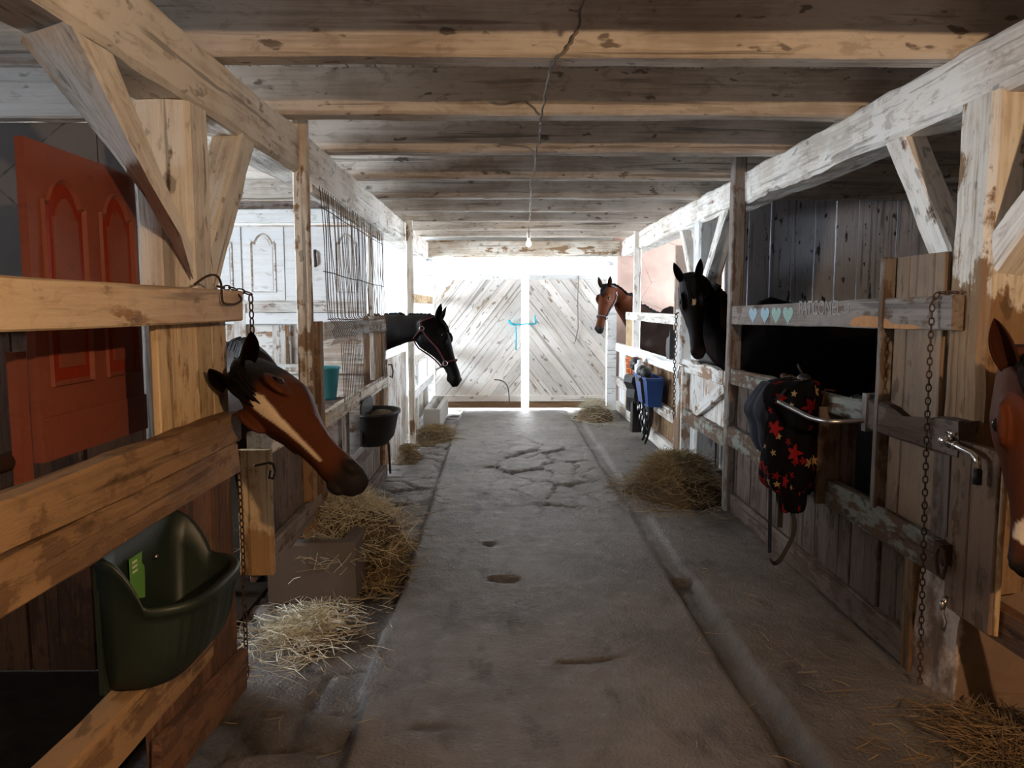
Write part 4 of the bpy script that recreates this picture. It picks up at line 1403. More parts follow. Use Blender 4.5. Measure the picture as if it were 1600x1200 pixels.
def green_feeder():
    t = T('feed_trough', (-0.90, 2.10, 0.50), 'dark green plastic feed trough hung on the lower stall boards', 'feeder')
    xw = -0.997
    yc, hw, out = 2.055, 0.225, 0.235
    # plan outline at the rim: along the wall, then round the front (D shape)
    N = 60

    def plan(k, sc, dz):
        """k in 0..1 from near wall corner round the front to the far wall corner"""
        a = math.pi * k
        cx, cy = math.sin(a), -math.cos(a)
        p = 0.55
        x = math.copysign(abs(cx) ** p, cx)
        y = math.copysign(abs(cy) ** 0.62, cy)
        return xw + out * x * sc, yc + hw * y * (0.55 + 0.45 * sc)
    rings = []

    def ring(sc, z, back, inset=0.0, rib=0.0):
        r = []
        for i in range(N + 1):
            k = i / N
            x, y = plan(k, sc, z)
            if rib: 
                q = 0.5 + 0.5 * math.cos(k * math.pi * 34)
                x += rib * q * math.sin(math.pi * k)
            vx, vy = x - (xw + out * 0.3), y - yc
            l = math.hypot(vx, vy)
            x -= inset * vx / l
            y -= inset * vy / l
            zz = z
            if back:
                e = min(k, 1 - k)
                zz = z + back * max(0, 1 - e / 0.085) ** 0.8
            r.append((max(x, xw + (0.004 + inset if k in (0, 1) else 0)), y, zz))
        r.append((xw + inset, yc + hw * 0.6, r[-1][2]))
        r.append((xw + inset, yc, r[-1][2]))
        r.append((xw + inset, yc - hw * 0.6, r[-1][2]))
        return r
    zr = 0.755
    R = [ring(0.30, 0.520, 0), ring(0.66, 0.538, 0), ring(0.82, 0.585, 0, 0, 0.006), ring(0.90, 0.64, 0, 0, 0.008), ring(0.96, 0.715, 0.05, 0, 0.008), ring(0.98, 0.735, 0.12),
         ring(1.03, 0.737, 0.135), ring(1.04, 0.752, 0.135), ring(1.02, 0.762, 0.135), ring(0.96, 0.758, 0.135, 0.008), ring(0.93, 0.70, 0.10, 0.012), ring(0.84, 0.61, 0.0, 0.016), ring(0.6, 0.565, 0, 0.02), ring(0.3, 0.55, 0, 0.02)]
    mb = MB()
    mb.rings(R, True, True)
    obj('basin', mb, M_GREEN, t, smooth=True)
    mb = MB()
    rr = ring(0.74, 0.592, 0, 0.02)
    c = (xw + 0.09, yc, 0.612)
    mb.add(rr + [c], [(i, (i + 1) % len(rr), len(rr)) for i in range(len(rr))])
    rr2 = [(p[0], p[1], p[2] - 0.02) for p in rr]
    mb.rings([rr2, rr], True, False)
    obj('feed_residue', mb, M_FEED, t)
    mb = MB()
    s = xw + 0.022
    mb.prism([(s, 1.96, 0.735), (s, 2.035, 0.715), (s, 2.04, 0.80), (s, 2.025, 0.815), (s, 2.03, 0.845), (s, 1.96, 0.845)], (1, 0, 0), 0.002)
    g = obj('sticker', mb, M_TAG, t)
    mb = MB()
    for k in range(3):
        z = 0.828 - k * 0.013
        mb.box((s + 0.002, 1.972, z), (s + 0.003, 1.998, z + 0.006))
    obj('sticker_print', mb, M_TAGW, g)
    mb = MB()
    mb.ellipsoid((xw + 0.02, 2.12, 0.80), (0.006, 0.008, 0.008))
    obj('mounting_screw', mb, M_STEEL, t, smooth=True)
    mb = MB()
    mb.ellipsoid((-0.955, 1.888, 0.60), (0.01, 0.008, 0.01))
    obj('mounting_screw', mb, M_STEEL, t, smooth=True)
    # flat upstand against the wall
    mb = MB()
    y0, y1 = yc - hw + 0.003, yc + hw - 0.003
    pr = [(y0, 0.54), (y1, 0.54), (y1, 0.76), (y1 - 0.05, 0.845), (y1 - 0.085, 0.868), (y0 + 0.03, 0.885), (y0, 0.87)]
    mb.prism([(xw - 0.004, y, z) for y, z in pr], (1, 0, 0), 0.012)
    obj('back_plate', mb, M_GREEN, t)


green_feeder()


def black_feeder():
    t = T('feed_basket', (-0.90, 5.55, 0.5), 'black rubber feed basket hung on the plank stall front', 'feeder')
    xw, yc = -1.0, 5.60
    mb = MB()
    N = 24

    def ring(rx, ry, z, i=0.0):
        return [(xw + rx * math.sin(math.pi * k / N) ** 0.7 + i, yc - (ry) * math.cos(math.pi * k / N), z + (0.0)) for k in range(N + 1)] + [(xw + i, yc + ry * 0.4, z), (xw + i, yc - ry * 0.4, z)]
    R = [ring(0.15, 0.16, 0.50), ring(0.20, 0.22, 0.56), ring(0.235, 0.26, 0.72), ring(0.25, 0.275, 0.73), ring(0.25, 0.275, 0.75), ring(0.225, 0.25, 0.75, 0.006), ring(0.20, 0.22, 0.62, 0.01), ring(0.14, 0.15, 0.55, 0.01)]
    mb.rings(R, True, True)
    obj('basin', mb, M_BLKPL, t, smooth=True)
    mb = MB()
    mb.prism([(xw - 0.002, 5.36, 0.52), (xw - 0.002, 5.84, 0.52), (xw - 0.002, 5.84, 0.80), (xw - 0.002, 5.76, 0.84), (xw - 0.002, 5.44, 0.84), (xw - 0.002, 5.36, 0.80)], (1, 0, 0), 0.012)
    obj('back_plate', mb, M_BLKPL, t)
    mb = MB()
    mb.ellipsoid((xw + 0.11, yc + 0.02, 0.70), (0.10, 0.15, 0.05), 16, 8)
    obj('feed_residue', mb, M_FEED, t, smooth=True)


black_feeder()
mb = MB()
mb.tube([(-1.02, 6.62, 0.46), (-0.99, 6.62, 0.30), (-0.985, 6.64, 0.05)], 0.01, 8)
tag(obj('metal_bar', mb, M_RUST), 'thin dark metal rod standing against dark brown post by black basket', 'rod')


# ------------------------------------------------------------------ blanket and its rack
def star_mat():
    N = NT('star_print_fleece')
    uv = N.n('ShaderNodeUVMap', uv_map='UVMap').outputs[0]

    def layer(scale, size, colors, off):
        p = N.vmath('ADD', uv, (off, off * 1.7, 0))
        v = N.n('ShaderNodeTexVoronoi', voronoi_dimensions='2D', feature='F1')
        N.put(v.inputs['Vector'], p)
        v.inputs['Scale'].default_value = scale
        v.inputs['Randomness'].default_value = 0.75
        d = N.vmath('SUBTRACT', p, v.outputs['Position'])
        sx = N.n('ShaderNodeSeparateXYZ')
        N.put(sx.inputs[0], d)
        sc = N.n('ShaderNodeSeparateColor')
        N.put(sc.inputs[0], v.outputs['Color'])
        r = v.outputs['Distance']
        r = N.math('DIVIDE', r, scale) if False else N.math('SQRT', N.math('ADD', N.math('MULTIPLY', sx.outputs[0], sx.outputs[0]), N.math('MULTIPLY', sx.outputs[1], sx.outputs[1])))
        th = N.math('ADD', N.math('ARCTAN2', sx.outputs[1], sx.outputs[0]), N.math('MULTIPLY', sc.outputs[0], 6.28))
        f = N.math('FRACT', N.math('MULTIPLY', N.math('ADD', th, 10.0), 5 / (2 * math.pi)))
        tri = N.math('MULTIPLY', N.math('ABSOLUTE', N.math('SUBTRACT', f, 0.5)), 2.0)
        rad = N.math('MULTIPLY', N.math('MULTIPLY_ADD', N.math('POWER', tri, 1.3), 0.62, 0.40), N.math('MULTIPLY_ADD', sc.outputs[1], size * 0.5, size * 0.65))
        inside = N.math('LESS_THAN', r, rad)
        on = N.math('MULTIPLY', inside, N.math('GREATER_THAN', sc.outputs[2], 0.36))
        col = N.mix(N.math('GREATER_THAN', sc.outputs[1], 0.48), colors[0], colors[1])
        return on, col
    base = (0.0035, 0.003, 0.0035)
    on1, c1 = layer(8.5, 0.042, ((0.27, 0.18, 0.08), (0.20, 0.010, 0.010)), 0.3)
    on2, c2 = layer(13.0, 0.022, ((0.30, 0.21, 0.11), (0.13, 0.007, 0.007)), 1.9)
    c = N.mix(on2, base, c2)
    c = N.mix(on1, c, c1)
    fz = N.noise(N.n('ShaderNodeTexCoord').outputs['Object'], 90, 4, 0.6)
    N.bump(fz, 0.4, 0.006)
    return N.fin(c, 0.95, 0.1)


M_STAR = star_mat()


def set_uv(o, uvs):
    l = o.data.uv_layers.new(name='UVMap')
    for lp in o.data.loops:
        l.data[lp.index].uv = uvs[lp.vertex_index]


def fold_loft(name, mat, parent, secs, fold, nf, sd, N=72):
    """secs: (cx, cy, z, half x, half y)"""
    mb = MB()
    rings, uvs = [], []
    steps = []
    for i in range(len(secs) - 1):
        for k in range(6):
            s = k / 6
            a_, b_, c_, d_ = secs[max(0, i - 1)], secs[i], secs[i + 1], secs[min(len(secs) - 1, i + 2)]
            steps.append([0.5 * (2 * b_[q] + (c_[q] - a_[q]) * s + (2 * a_[q] - 5 * b_[q] + 4 * c_[q] - d_[q]) * s * s + (3 * b_[q] - a_[q] - 3 * c_[q] + d_[q]) * s ** 3) for q in range(5)])
    steps.append(list(secs[-1]))
    vlen = 0
    for i, (cx, cy, z, hx, hy) in enumerate(steps):
        ring = []
        if i: vlen += math.dist(steps[i][:3], steps[i - 1][:3])
        for k in range(N):
            a = 2 * math.pi * k / N
            f = 1 + fold * (math.sin(nf * a + sd + z * 2.2) * 0.6 + noise.noise(Vector((math.cos(a) * 2.4 + sd, math.sin(a) * 2.4, z * 3.5))) * 1.1 + noise.noise(Vector((math.cos(a) * 7 + sd, math.sin(a) * 7, z * 9))) * 0.45)
            p = (abs(math.cos(a)) ** 0.9 * math.copysign(1, math.cos(a)), abs(math.sin(a)) ** 0.9 * math.copysign(1, math.sin(a)))
            ring.append((cx + hx * f * p[0], cy + hy * f * p[1], z + 0.012 * noise.noise(Vector((a * 2, z * 4, sd)))))
            uvs.append((a * 0.17, vlen))
        rings.append(ring)
    mb.rings(rings, True, True)
    o = obj(name, mb, mat, parent, smooth=True)
    set_uv(o, uvs)
    return o


bk = T('horse_blanket', (1.50, 3.98, 0.45), 'dark blanket with red and tan stars bundled over the stall rail', 'blanket')
fold_loft('folded_fleece', M_STAR, bk, [(1.57, 3.98, 1.125, 0.05, 0.08), (1.52, 3.97, 1.11, 0.115, 0.15), (1.50, 3.96, 1.05, 0.145, 0.17), (1.50, 3.95, 0.92, 0.135, 0.165), (1.50, 3.94, 0.75, 0.135, 0.16), (1.50, 3.94, 0.60, 0.13, 0.155), (1.51, 3.94, 0.545, 0.10, 0.12)], 0.16, 5, 1.0)
fold_loft('hanging_fold', M_STAR, bk, [(1.49, 3.87, 0.75, 0.07, 0.07), (1.485, 3.86, 0.60, 0.075, 0.075), (1.485, 3.86, 0.48, 0.065, 0.07), (1.485, 3.86, 0.455, 0.04, 0.05)], 0.14, 4, 4.0)
fold_loft('lining_fold', M_NAVY, bk, [(1.44, 4.02, 1.10, 0.06, 0.09), (1.385, 4.02, 1.03, 0.05, 0.12), (1.365, 4.03, 0.95, 0.055, 0.14), (1.375, 4.03, 0.88, 0.04, 0.12), (1.385, 4.03, 0.80, 0.04, 0.10), (1.40, 4.03, 0.74, 0.03, 0.06)], 0.22, 4, 2.0)
mb = MB()
mb.tube([(1.43, 3.83, 1.09), (1.395, 3.85, 1.04), (1.385, 3.88, 0.95), (1.385, 3.89, 0.7), (1.39, 3.89, 0.45), (1.395, 3.89, 0.225)], 0.016, 8, flat=(0.028, 0.012))
mb.ellipsoid((1.385, 3.885, 0.69), (0.014, 0.012, 0.02))
obj('strap', mb, M_NAVY, bk, smooth=False)
mb = MB()
mb.tube([(1.43, 3.86, 0.72), (1.428, 3.85, 0.55), (1.43, 3.85, 0.37)], 0.016, 8, flat=(0.026, 0.006))
obj('strap', mb, M_BLACK, bk)
mb = MB()
mb.tube(spline([(1.485, 3.85, 0.47), (1.50, 3.84, 0.40), (1.49, 3.83, 0.33), (1.455, 3.82, 0.265), (1.42, 3.81, 0.21), (1.395, 3.82, 0.19), (1.385, 3.85, 0.20)]), 0.016, 8, flat=(0.024, 0.005))
obj('strap', mb, M_BLACK, bk)
mb = MB()
mb.ellipsoid((1.585, 4.0, 1.125), (0.035, 0.045, 0.03))
mb.tube([(1.59, 4.02, 1.14), (1.575, 4.04, 1.175), (1.57, 4.05, 1.20)], 0.006, 8)
obj('neck_knot', mb, M_BLACK, bk, smooth=True)
for yy in (4.28, 3.86):
    mb = MB()
    mb.tube([(1.70, yy, 1.075), (1.64, yy, 1.085), (1.632, yy + 0.01, 1.0), (1.64, yy + 0.02, 0.94)], 0.006, 6)
    tag(obj('twine', mb, M_RUST), 'rust coloured twine looped over the chewed rail ' + ('behind the star blanket' if yy > 4 else 'above the star blanket'), 'twine')

mb = MB()
mb.tube(spline([(1.66, 3.40, 1.0), (1.60, 3.41, 0.99), (1.50, 3.42, 0.985), (1.46, 3.45, 0.985), (1.43, 3.52, 0.99), (1.40, 3.62, 1.01), (1.365, 3.75, 1.035)]), 0.0115, 12)
tag(obj('blanket_rack_arm', mb, M_STEEL, smooth=True), 'bent steel tube arm strapped to the rail in front of star blanket', 'rack')

mb = MB()
for k in range(7):
    mb.ellipsoid((1.678 + random.uniform(-0.012, 0.012), 4.34 + 0.03 * k, 1.072 + random.uniform(-0.004, 0.02)), (0.022, 0.032, 0.022), 10, 6)
tag(obj('dry_leaf_clump', mb, M_RUST, smooth=True), 'reddish rusty clump lying on the rail behind the star blanket', 'clump')
mb = MB()
mb.rings([[(2.35 + r * math.cos(a), 4.6 + r * 1.2 * math.sin(a), z) for a in np.linspace(0, 2 * math.pi, 20, endpoint=False)] for r, z in ((0.22, -0.015), (0.24, 0.3), (0.25, 0.82), (0.17, 0.95), (0.03, 0.98))])
tag(obj('feed_sack', mb, plain('blue_grey_sack', (0.10, 0.11, 0.13), 0.8, 0, 0.3, 8, 0.3), smooth=True), 'grey blue feed sack standing in the dark stall behind the blanket rail', 'sack')

# ------------------------------------------------------------------ blue tub and tack near the doors
tub = T('plastic_tub', (1.50, 8.1, 0.36), 'blue plastic tub hung on the white stall front, brushes in it', 'tub')
mb = MB()


def rect(x0, x1, y0, y1, z):
    return [(x0, y0, z), (x1, y0, z), (x1, y1, z), (x0, y1, z)]


mb.rings([rect(1.49, 1.62, 7.78, 8.33, 0.48), rect(1.455, 1.632, 7.70, 8.42, 0.76), rect(1.44, 1.634, 7.68, 8.44, 0.765), rect(1.44, 1.634, 7.68, 8.44, 0.785), rect(1.465, 1.62, 7.72, 8.40, 0.785), rect(1.50, 1.61, 7.80, 8.31, 0.50)])
obj('tub_body', mb, M_BLUE, tub)
mb = MB()
mb.tube([(1.47, 7.90, 0.50), (1.435, 7.89, 0.77), (1.46, 7.89, 0.79)], 0.01, 8, flat=(0.03, 0.008))
obj('strap', mb, M_BLACK, tub)
for k, (y, x, mt, r, lb) in enumerate(((8.72, 1.52, M_BLACK, (0.07, 0.13, 0.08), 'black helmet on the rail end, behind the blue tub'), (8.15, 1.50, M_BLACK, (0.07, 0.10, 0.075), 'black round brush heaped in the blue tub'), (7.98, 1.50, M_BLKPL, (0.06, 0.07, 0.06), 'dark brush lying at the camera end of the blue tub'))):
    t = T('grooming_brush' if k else 'riding_helmet', (x, y, 0.74), lb, 'brush' if k else 'helmet')
    mb = MB()
    zc = 0.815 if k else 0.86
    mb.ellipsoid((x, y, zc), r, 16, 10)
    obj('body', mb, mt, t, smooth=True)
    mb = MB()
    if k:
        mb.box((x - r[0] * 0.8, y - r[1] * 0.8, zc - r[2] - 0.02), (x + r[0] * 0.8, y + r[1] * 0.8, zc - r[2] * 0.55))
        obj('bristles', mb, mt, t)
    else:
        mb.tube([(x - 0.05, y - 0.10, 0.83), (x - 0.09, y - 0.13, 0.825), (x - 0.05, y - 0.17, 0.83)], 0.01, 8, flat=(0.05, 0.008))
        obj('visor', mb, mt, t)
mb = MB()
mb.rings([[(1.50 + r * math.cos(a), 8.36 + r * math.sin(a), z) for a in np.linspace(0, 2 * math.pi, 16, endpoint=False)] for r, z in ((0.05, 0.76), (0.055, 0.80), (0.055, 0.87), (0.03, 0.89), (0.025, 0.92), (0.028, 0.925))])
tag(obj('spray_bottle', mb, M_WHITEPL, smooth=True), 'white plastic bottle standing among brushes in the blue tub', 'bottle')
orb = T('wire_basket', (1.55, 9.05, 0.70), 'orange wire basket clipped on the white rail beside the tack', 'basket')
mb = MB()
for z, r in ((0.72, 0.07), (0.78, 0.078), (0.84, 0.085), (0.90, 0.09)):
    mb.tube([(1.55 + r * math.cos(a), 9.05 + r * math.sin(a), z) for a in np.linspace(0, 2 * math.pi, 16, endpoint=False)], 0.008, 6, closed=True)
for a in np.linspace(0, 2 * math.pi, 12, endpoint=False):
    mb.tube([(1.55 + 0.068 * math.cos(a), 9.05 + 0.068 * math.sin(a), 0.72), (1.55 + 0.09 * math.cos(a), 9.05 + 0.09 * math.sin(a), 0.90)], 0.007, 6)
obj('wire_frame', mb, M_ORANGE, orb)
# black apron-like saddle cover with straps
sd_ = T('saddle_pad', (1.58, 9.0, 0.05), 'black saddle pad with long flaps hanging next to the blue tub', 'saddle pad')
mb = MB()
mb.rings([[(1.62, 8.72, z), (1.53 - b, 8.74, z), (1.46 - b, 8.9 + 0.02 * math.sin(z * 9), z), (1.50 - b, 9.10, z), (1.62, 9.14, z)] for z, b in ((0.40, 0.0), (0.46, 0.02), (0.56, 0.015), (0.64, 0.05), (0.70, 0.04), (0.72, 0.0))])
obj('pad', mb, M_BLACK, sd_)
for (ya, yb, z0, b) in ((8.76, 8.86, 0.06, 0.0), (8.92, 9.10, 0.28, 0.01)):
    mb = MB()
    mb.rings([[(1.61, ya, z), (1.50 - b, ya, z), (1.49 - b, yb, z), (1.61, yb, z)] for z in (z0, z0 + 0.12, 0.30 + b, 0.42)])
    obj('flap', mb, M_BLACK if b == 0 else M_NAVY, sd_)


def bridle(label, y, z, length, mat, hooks, sd):
    rnd = random.Random(sd)
    t = T('bridle', (1.58, y, z - length), label, 'bridle', None)
    mb = MB()
    for k in range(5):
        w = rnd.uniform(0.05, 0.14)
        L = length * rnd.uniform(0.5, 0.9)
        x = 1.60 - rnd.uniform(0.0, 0.06)
        c = y + rnd.uniform(-0.05, 0.05)
        loop = [(x + 0.02, c, z)] + [(x - 0.015 * math.sin(s * 9), c + w * math.sin(math.pi * s) * (1 if k % 2 else -1), z - L * s) for s in np.linspace(0.1, 1, 8)] + [(x, c - 0.4 * w * math.sin(math.pi * s) * (1 if k % 2 else -1), z - L * s) for s in np.linspace(0.9, 0.1, 6)]
        mb.tube(loop, 0.01, 6, flat=(0.024, 0.007))
    obj('leather_straps', mb, mat, t)
    mb = MB()
    mb.tube([(1.58, y, z - length * 0.5), (1.57, y + 0.03, z - length * 0.8), (1.52, y - 0.05, z - length)], 0.01, 6, flat=(0.022, 0.006))
    obj('rein', mb, M_BLACK, t)
    for k in range(4):
        c = Vector((1.56 - 0.01 * k, y + rnd.uniform(-0.08, 0.08), z - length * rnd.uniform(0.25, 0.75)))
        mb = MB()
        mb.tube([c + Vector((0, 0.024 * math.cos(a), 0.024 * math.sin(a))) for a in np.linspace(0, 2 * math.pi, 12, endpoint=False)], 0.005, 6, closed=True)
        obj('metal_ring', mb, M_STEEL, t)
    mb = MB()
    mb.tube([(1.65, y, z + 0.01), (1.60, y, z + 0.01), (1.59, y, z + 0.035)], 0.007, 6)
    obj('hook', mb, M_RUST, t)


bridle('black leather bridle hanging just below the blue tub, camera end', 8.12, 0.50, 0.45, M_BLACK, 1, 3)
bridle('black bridle with metal rings between saddle pad and blue tub', 8.62, 0.72, 0.60, M_BLACK, 1, 8)
bridle('navy halter hanging at the far end of the blue tub', 8.45, 0.55, 0.42, M_NAVY, 1, 11)
bridle('short black bridle hanging lowest under the blue tub', 8.28, 0.42, 0.36, M_BLACK, 1, 17)
mb = MB()
mb.prism([(1.62, 7.42, 1.0), (1.62, 7.55, 0.99), (1.62, 7.60, 1.08), (1.62, 7.57, 1.19), (1.62, 7.46, 1.22), (1.62, 7.42, 1.28)], (1, 0, 0), 0.05)
tag(obj('black_pouch', mb, M_BLACK), 'small black leather pouch hung on the pale post behind the chain', 'pouch')


# ------------------------------------------------------------------ horses
def coat_mat(name, rough=0.5):
    N = NT(name)
    c = N.attr('coat', 'Color')
    co = N.n('ShaderNodeTexCoord').outputs['Object']
    f = N.noise(co, 160, 3, 0.6)
    g = N.noise(co, 9, 4, 0.6)
    v = N.math('MULTIPLY_ADD', f, 0.35, 0.65)
    v = N.math('ADD', v, N.math('MULTIPLY', g, 0.30))
    hs = N.n('ShaderNodeHueSaturation')
    N.put(hs.inputs['Value'], v)
    N.put(hs.inputs['Color'], c)
    N.bump(f, 0.12, 0.003)
    return N.fin(hs.outputs[0], rough, 0.07)


M_COAT = coat_mat('horse_coat', 0.55)
M_MANE = plain('black_horse_hair', (0.005, 0.004, 0.004), 0.65, 0, 0.5, 50, 0.3, 0.12)
M_MANEB = plain('dark_brown_horse_hair', (0.022, 0.012, 0.008), 0.5, 0, 0.5, 50, 0.3)

HS = [(-0.07, -0.01, -0.19, 0.070, 0.25, 0.2), (-0.02, 0.018, -0.235, 0.083, 0.2, 0.35), (0.04, 0.034, -0.264, 0.095, 0.15, 0.5), (0.10, 0.045, -0.270, 0.103, 0.15, 0.55),
      (0.16, 0.048, -0.255, 0.110, 0.18, 0.55), (0.22, 0.042, -0.215, 0.102, 0.28, 0.5), (0.28, 0.031, -0.178, 0.084, 0.36, 0.35), (0.34, 0.020, -0.148, 0.068, 0.36, 0.25),
      (0.40, 0.011, -0.129, 0.059, 0.32, 0.2), (0.46, 0.005, -0.116, 0.055, 0.25, 0.15), (0.52, 0.001, -0.114, 0.058, 0.12, 0.12), (0.565, -0.007, -0.124, 0.060, 0.10, 0.15),
      (0.60, -0.022, -0.122, 0.054, 0.10, 0.2), (0.625, -0.044, -0.113, 0.040, 0.1, 0.2), (0.638, -0.064, -0.098, 0.018, 0.1, 0.2)]


def hsec(a):
    a = max(HS[0][0], min(HS[-1][0], a))
    for i in range(len(HS) - 1):
        if a <= HS[i + 1][0]:
            s = (a - HS[i][0]) / (HS[i + 1][0] - HS[i][0])
            return [HS[i][k] + (HS[i + 1][k] - HS[i][k]) * s for k in range(1, 6)]


def hpoint(a, th, off=0.0):
    """point on the head surface: th measured from the front of the face round the side"""
    top, bot, hw, kt, kb = hsec(a)
    c, s = math.cos(th), math.sin(th)
    w = hw * math.copysign(abs(s) ** 0.82, s) * (1 - kt * max(0, c) ** 2) * (1 - kb * max(0, -c) ** 1.5)
    m, h = (top + bot) / 2, (top - bot) / 2
    return Vector((a, m + (h + off) * c, w + off * s))


def bez(p0, p1, p2, p3, t):
    return p0 * (1 - t) ** 3 + p1 * 3 * t * (1 - t) ** 2 + p2 * 3 * t * t * (1 - t) + p3 * t ** 3


def horse(label, poll, u, dh, withers, bdir, H, coat, ears, halter=None, blaze=None, voxel=0.011, mane_side=1, group=None, muzzle=(0.015, 0.012, 0.011), points=0.9, mane=None, forelock=1.0, cap=-1.0, crest=0.0, earcol=0.35, jaw=False, neckdark=0.0, nd=(0.0, 0.05)):
    mane = mane or M_MANE
    poll = Vector(poll)
    u = Vector(u).normalized()
    d = Vector(dh)
    d = (d - u * d.dot(u)).normalized()
    l = d.cross(u)
    HM = Matrix((u, d, l)).transposed()

    def hw_(p):
        return poll + HM @ Vector(p)
    k = H / 1.55
    bd = Vector((bdir[0], bdir[1], 0)).normalized()
    side = Vector((0, 0, 1)).cross(bd)       # lateral
    W = Vector((withers[0], withers[1], 0))

    def bp(s, z, lat=0.0):
        return W + bd * ((s - 0.38) * k) + side * (lat * k) + Vector((0, 0, z * k))
    mb = MB()
    # head
    n = 32
    rings = []
    for i in range(len(HS) * 2 - 1):
        a = HS[i // 2][0] if i % 2 == 0 else (HS[i // 2][0] + HS[i // 2 + 1][0]) / 2
        rings.append([hw_(hpoint(a, 2 * math.pi * q / n)) for q in range(n)])
    mb.rings(rings)
    for s in (1, -1):
        mb.ellipsoid(hw_((0.165, 0.010, 0.080 * s)), (0.070, 0.052, 0.017), 14, 10, HM)
        mb.ellipsoid(hw_((0.120, -0.125, 0.058 * s)), (0.085, 0.095, 0.032), 16, 10, HM)
        mb.ellipsoid(hw_((0.27, -0.055, 0.066 * s)), (0.10, 0.014, 0.014), 12, 8, HM)
        mb.ellipsoid(hw_((0.575, -0.040, 0.043 * s)), (0.036, 0.030, 0.022), 14, 10, HM)
    mb.ellipsoid(hw_((0.60, -0.10, 0)), (0.035, 0.022, 0.042), 14, 8, HM)
    mb.ellipsoid(hw_((0.545, -0.118, 0)), (0.035, 0.022, 0.034), 14, 8, HM)
    # neck
    c0 = hw_((0.02, -0.105, 0))
    base = bp(0.24, 1.14)
    dirn = (base - c0)
    L = dirn.length
    dirn.normalize()
    p1 = c0 + (dirn * 0.6 - u * 0.3 - d * 0.35).normalized() * L * 0.30
    p2 = base - bd * (0.30 * k) + Vector((0, 0, 0.12 * k + crest))
    nn = 16
    rings = []
    crestp = []
    wdir = Vector((0, 0, 1))
    for i in range(nn + 1):
        t = i / nn
        c = bez(c0, p1, p2, base, t)
        tg = (bez(c0, p1, p2, base, min(1, t + 0.02)) - bez(c0, p1, p2, base, max(0, t - 0.02))).normalized()
        headup = (d - u * 0.35)
        upv = headup * (1 - t) + (wdir - bd * 0.35) * t
        if t > 0.25: upv = upv * 0.5 + (wdir - bd * 0.2) * 0.5
        upv = (upv - tg * upv.dot(tg)).normalized()
        lt = tg.cross(upv)
        hh = (0.118 + 0.075 * t + 0.125 * t ** 2.2) * (k ** 0.5)
        ww = (0.066 + 0.03 * t + 0.085 * t ** 2) * (k ** 0.5)
        ring = []
        for q in range(28):
            a = 2 * math.pi * q / 28
            cc, ss = math.cos(a), math.sin(a)
            ring.append(c + upv * (hh * cc) + lt * (ww * math.copysign(abs(ss) ** 0.85, ss) * (1 - 0.45 * max(0, cc) ** 2)))
        rings.append(ring)
        crestp.append((c + upv * hh, upv, lt, tg))
    mb.rings(rings)
    # trunk
    TR = [(0.02, 1.12, 0.90, 0.09), (0.08, 1.22, 0.76, 0.18), (0.18, 1.38, 0.69, 0.225), (0.30, 1.51, 0.66, 0.25), (0.40, 1.55, 0.65, 0.265), (0.58, 1.50, 0.63, 0.285), (0.78, 1.46, 0.64, 0.295),
          (0.98, 1.465, 0.70, 0.29), (1.16, 1.51, 0.78, 0.28), (1.30, 1.525, 0.85, 0.265), (1.44, 1.47, 0.90, 0.24), (1.54, 1.37, 0.95, 0.18), (1.60, 1.23, 1.02, 0.07)]
    rings = []
    for s, tp_, bt, hw2 in TR:
        m, h = (tp_ + bt) / 2, (tp_ - bt) / 2
        ring = []
        for q in range(32):
            a = 2 * math.pi * q / 32
            cc, ss = math.cos(a), math.sin(a)
            narrow = 1 - (0.55 if s < 0.6 else 0.25) * max(0, cc) ** 3
            ring.append(bp(s, m + h * cc, hw2 * math.copysign(abs(ss) ** 0.9, ss) * narrow))
        rings.append(ring)
    mb.rings(rings)
    # legs
    fore = [(0.20, 1.02, 0.11), (0.22, 0.84, 0.095), (0.22, 0.64, 0.066), (0.215, 0.50, 0.052), (0.215, 0.45, 0.054), (0.225, 0.38, 0.038), (0.225, 0.22, 0.034), (0.22, 0.165, 0.044), (0.20, 0.10, 0.036), (0.185, 0.06, 0.052), (0.18, -0.008, 0.062)]
    hind = [(1.34, 1.10, 0.17), (1.31, 0.92, 0.155), (1.29, 0.80, 0.12), (1.36, 0.66, 0.082), (1.44, 0.56, 0.06), (1.475, 0.50, 0.060), (1.465, 0.43, 0.047), (1.455, 0.25, 0.037), (1.45, 0.17, 0.046), (1.425, 0.10, 0.038), (1.41, 0.06, 0.053), (1.40, -0.008, 0.063)]
    for s in (1, -1):
        for tab, lat in ((fore, 0.135), (hind, 0.14)):
            mb.rings([[bp(a + r * 1.15 * math.cos(t), z, s * lat + r * 0.85 * math.sin(t)) for t in np.linspace(0, 2 * math.pi, 16, endpoint=False)] for a, z, r in tab])
    # fuse into one skin
    me = bpy.data.meshes.new('fuse')
    me.from_pydata(mb.v, [], mb.f)
    bm = bmesh.new()
    bm.from_mesh(me)
    bmesh.ops.recalc_face_normals(bm, faces=bm.faces)
    bm.to_mesh(me)
    bm.free()
    tmp = bpy.data.objects.new('fuse', me)
    COL.objects.link(tmp)
    r_ = tmp.modifiers.new('r', 'REMESH')
    r_.mode = 'VOXEL'
    r_.voxel_size = voxel
    s_ = tmp.modifiers.new('s', 'SMOOTH')
    s_.factor = 0.5
    s_.iterations = 5
    bpy.context.view_layer.update()
    me2 = bpy.data.meshes.new_from_object(tmp.evaluated_get(bpy.context.evaluated_depsgraph_get()))
    bpy.data.objects.remove(tmp)
    nv = len(me2.vertices)
    co = np.empty(nv * 3)
    me2.vertices.foreach_get('co', co)
    co = co.reshape(-1, 3)
    nr = np.empty(nv * 3, dtype=np.float32)
    me2.vertex_normals.foreach_get('vector', nr)
    nr = nr.reshape(-1, 3)
    R3 = np.array(HM)
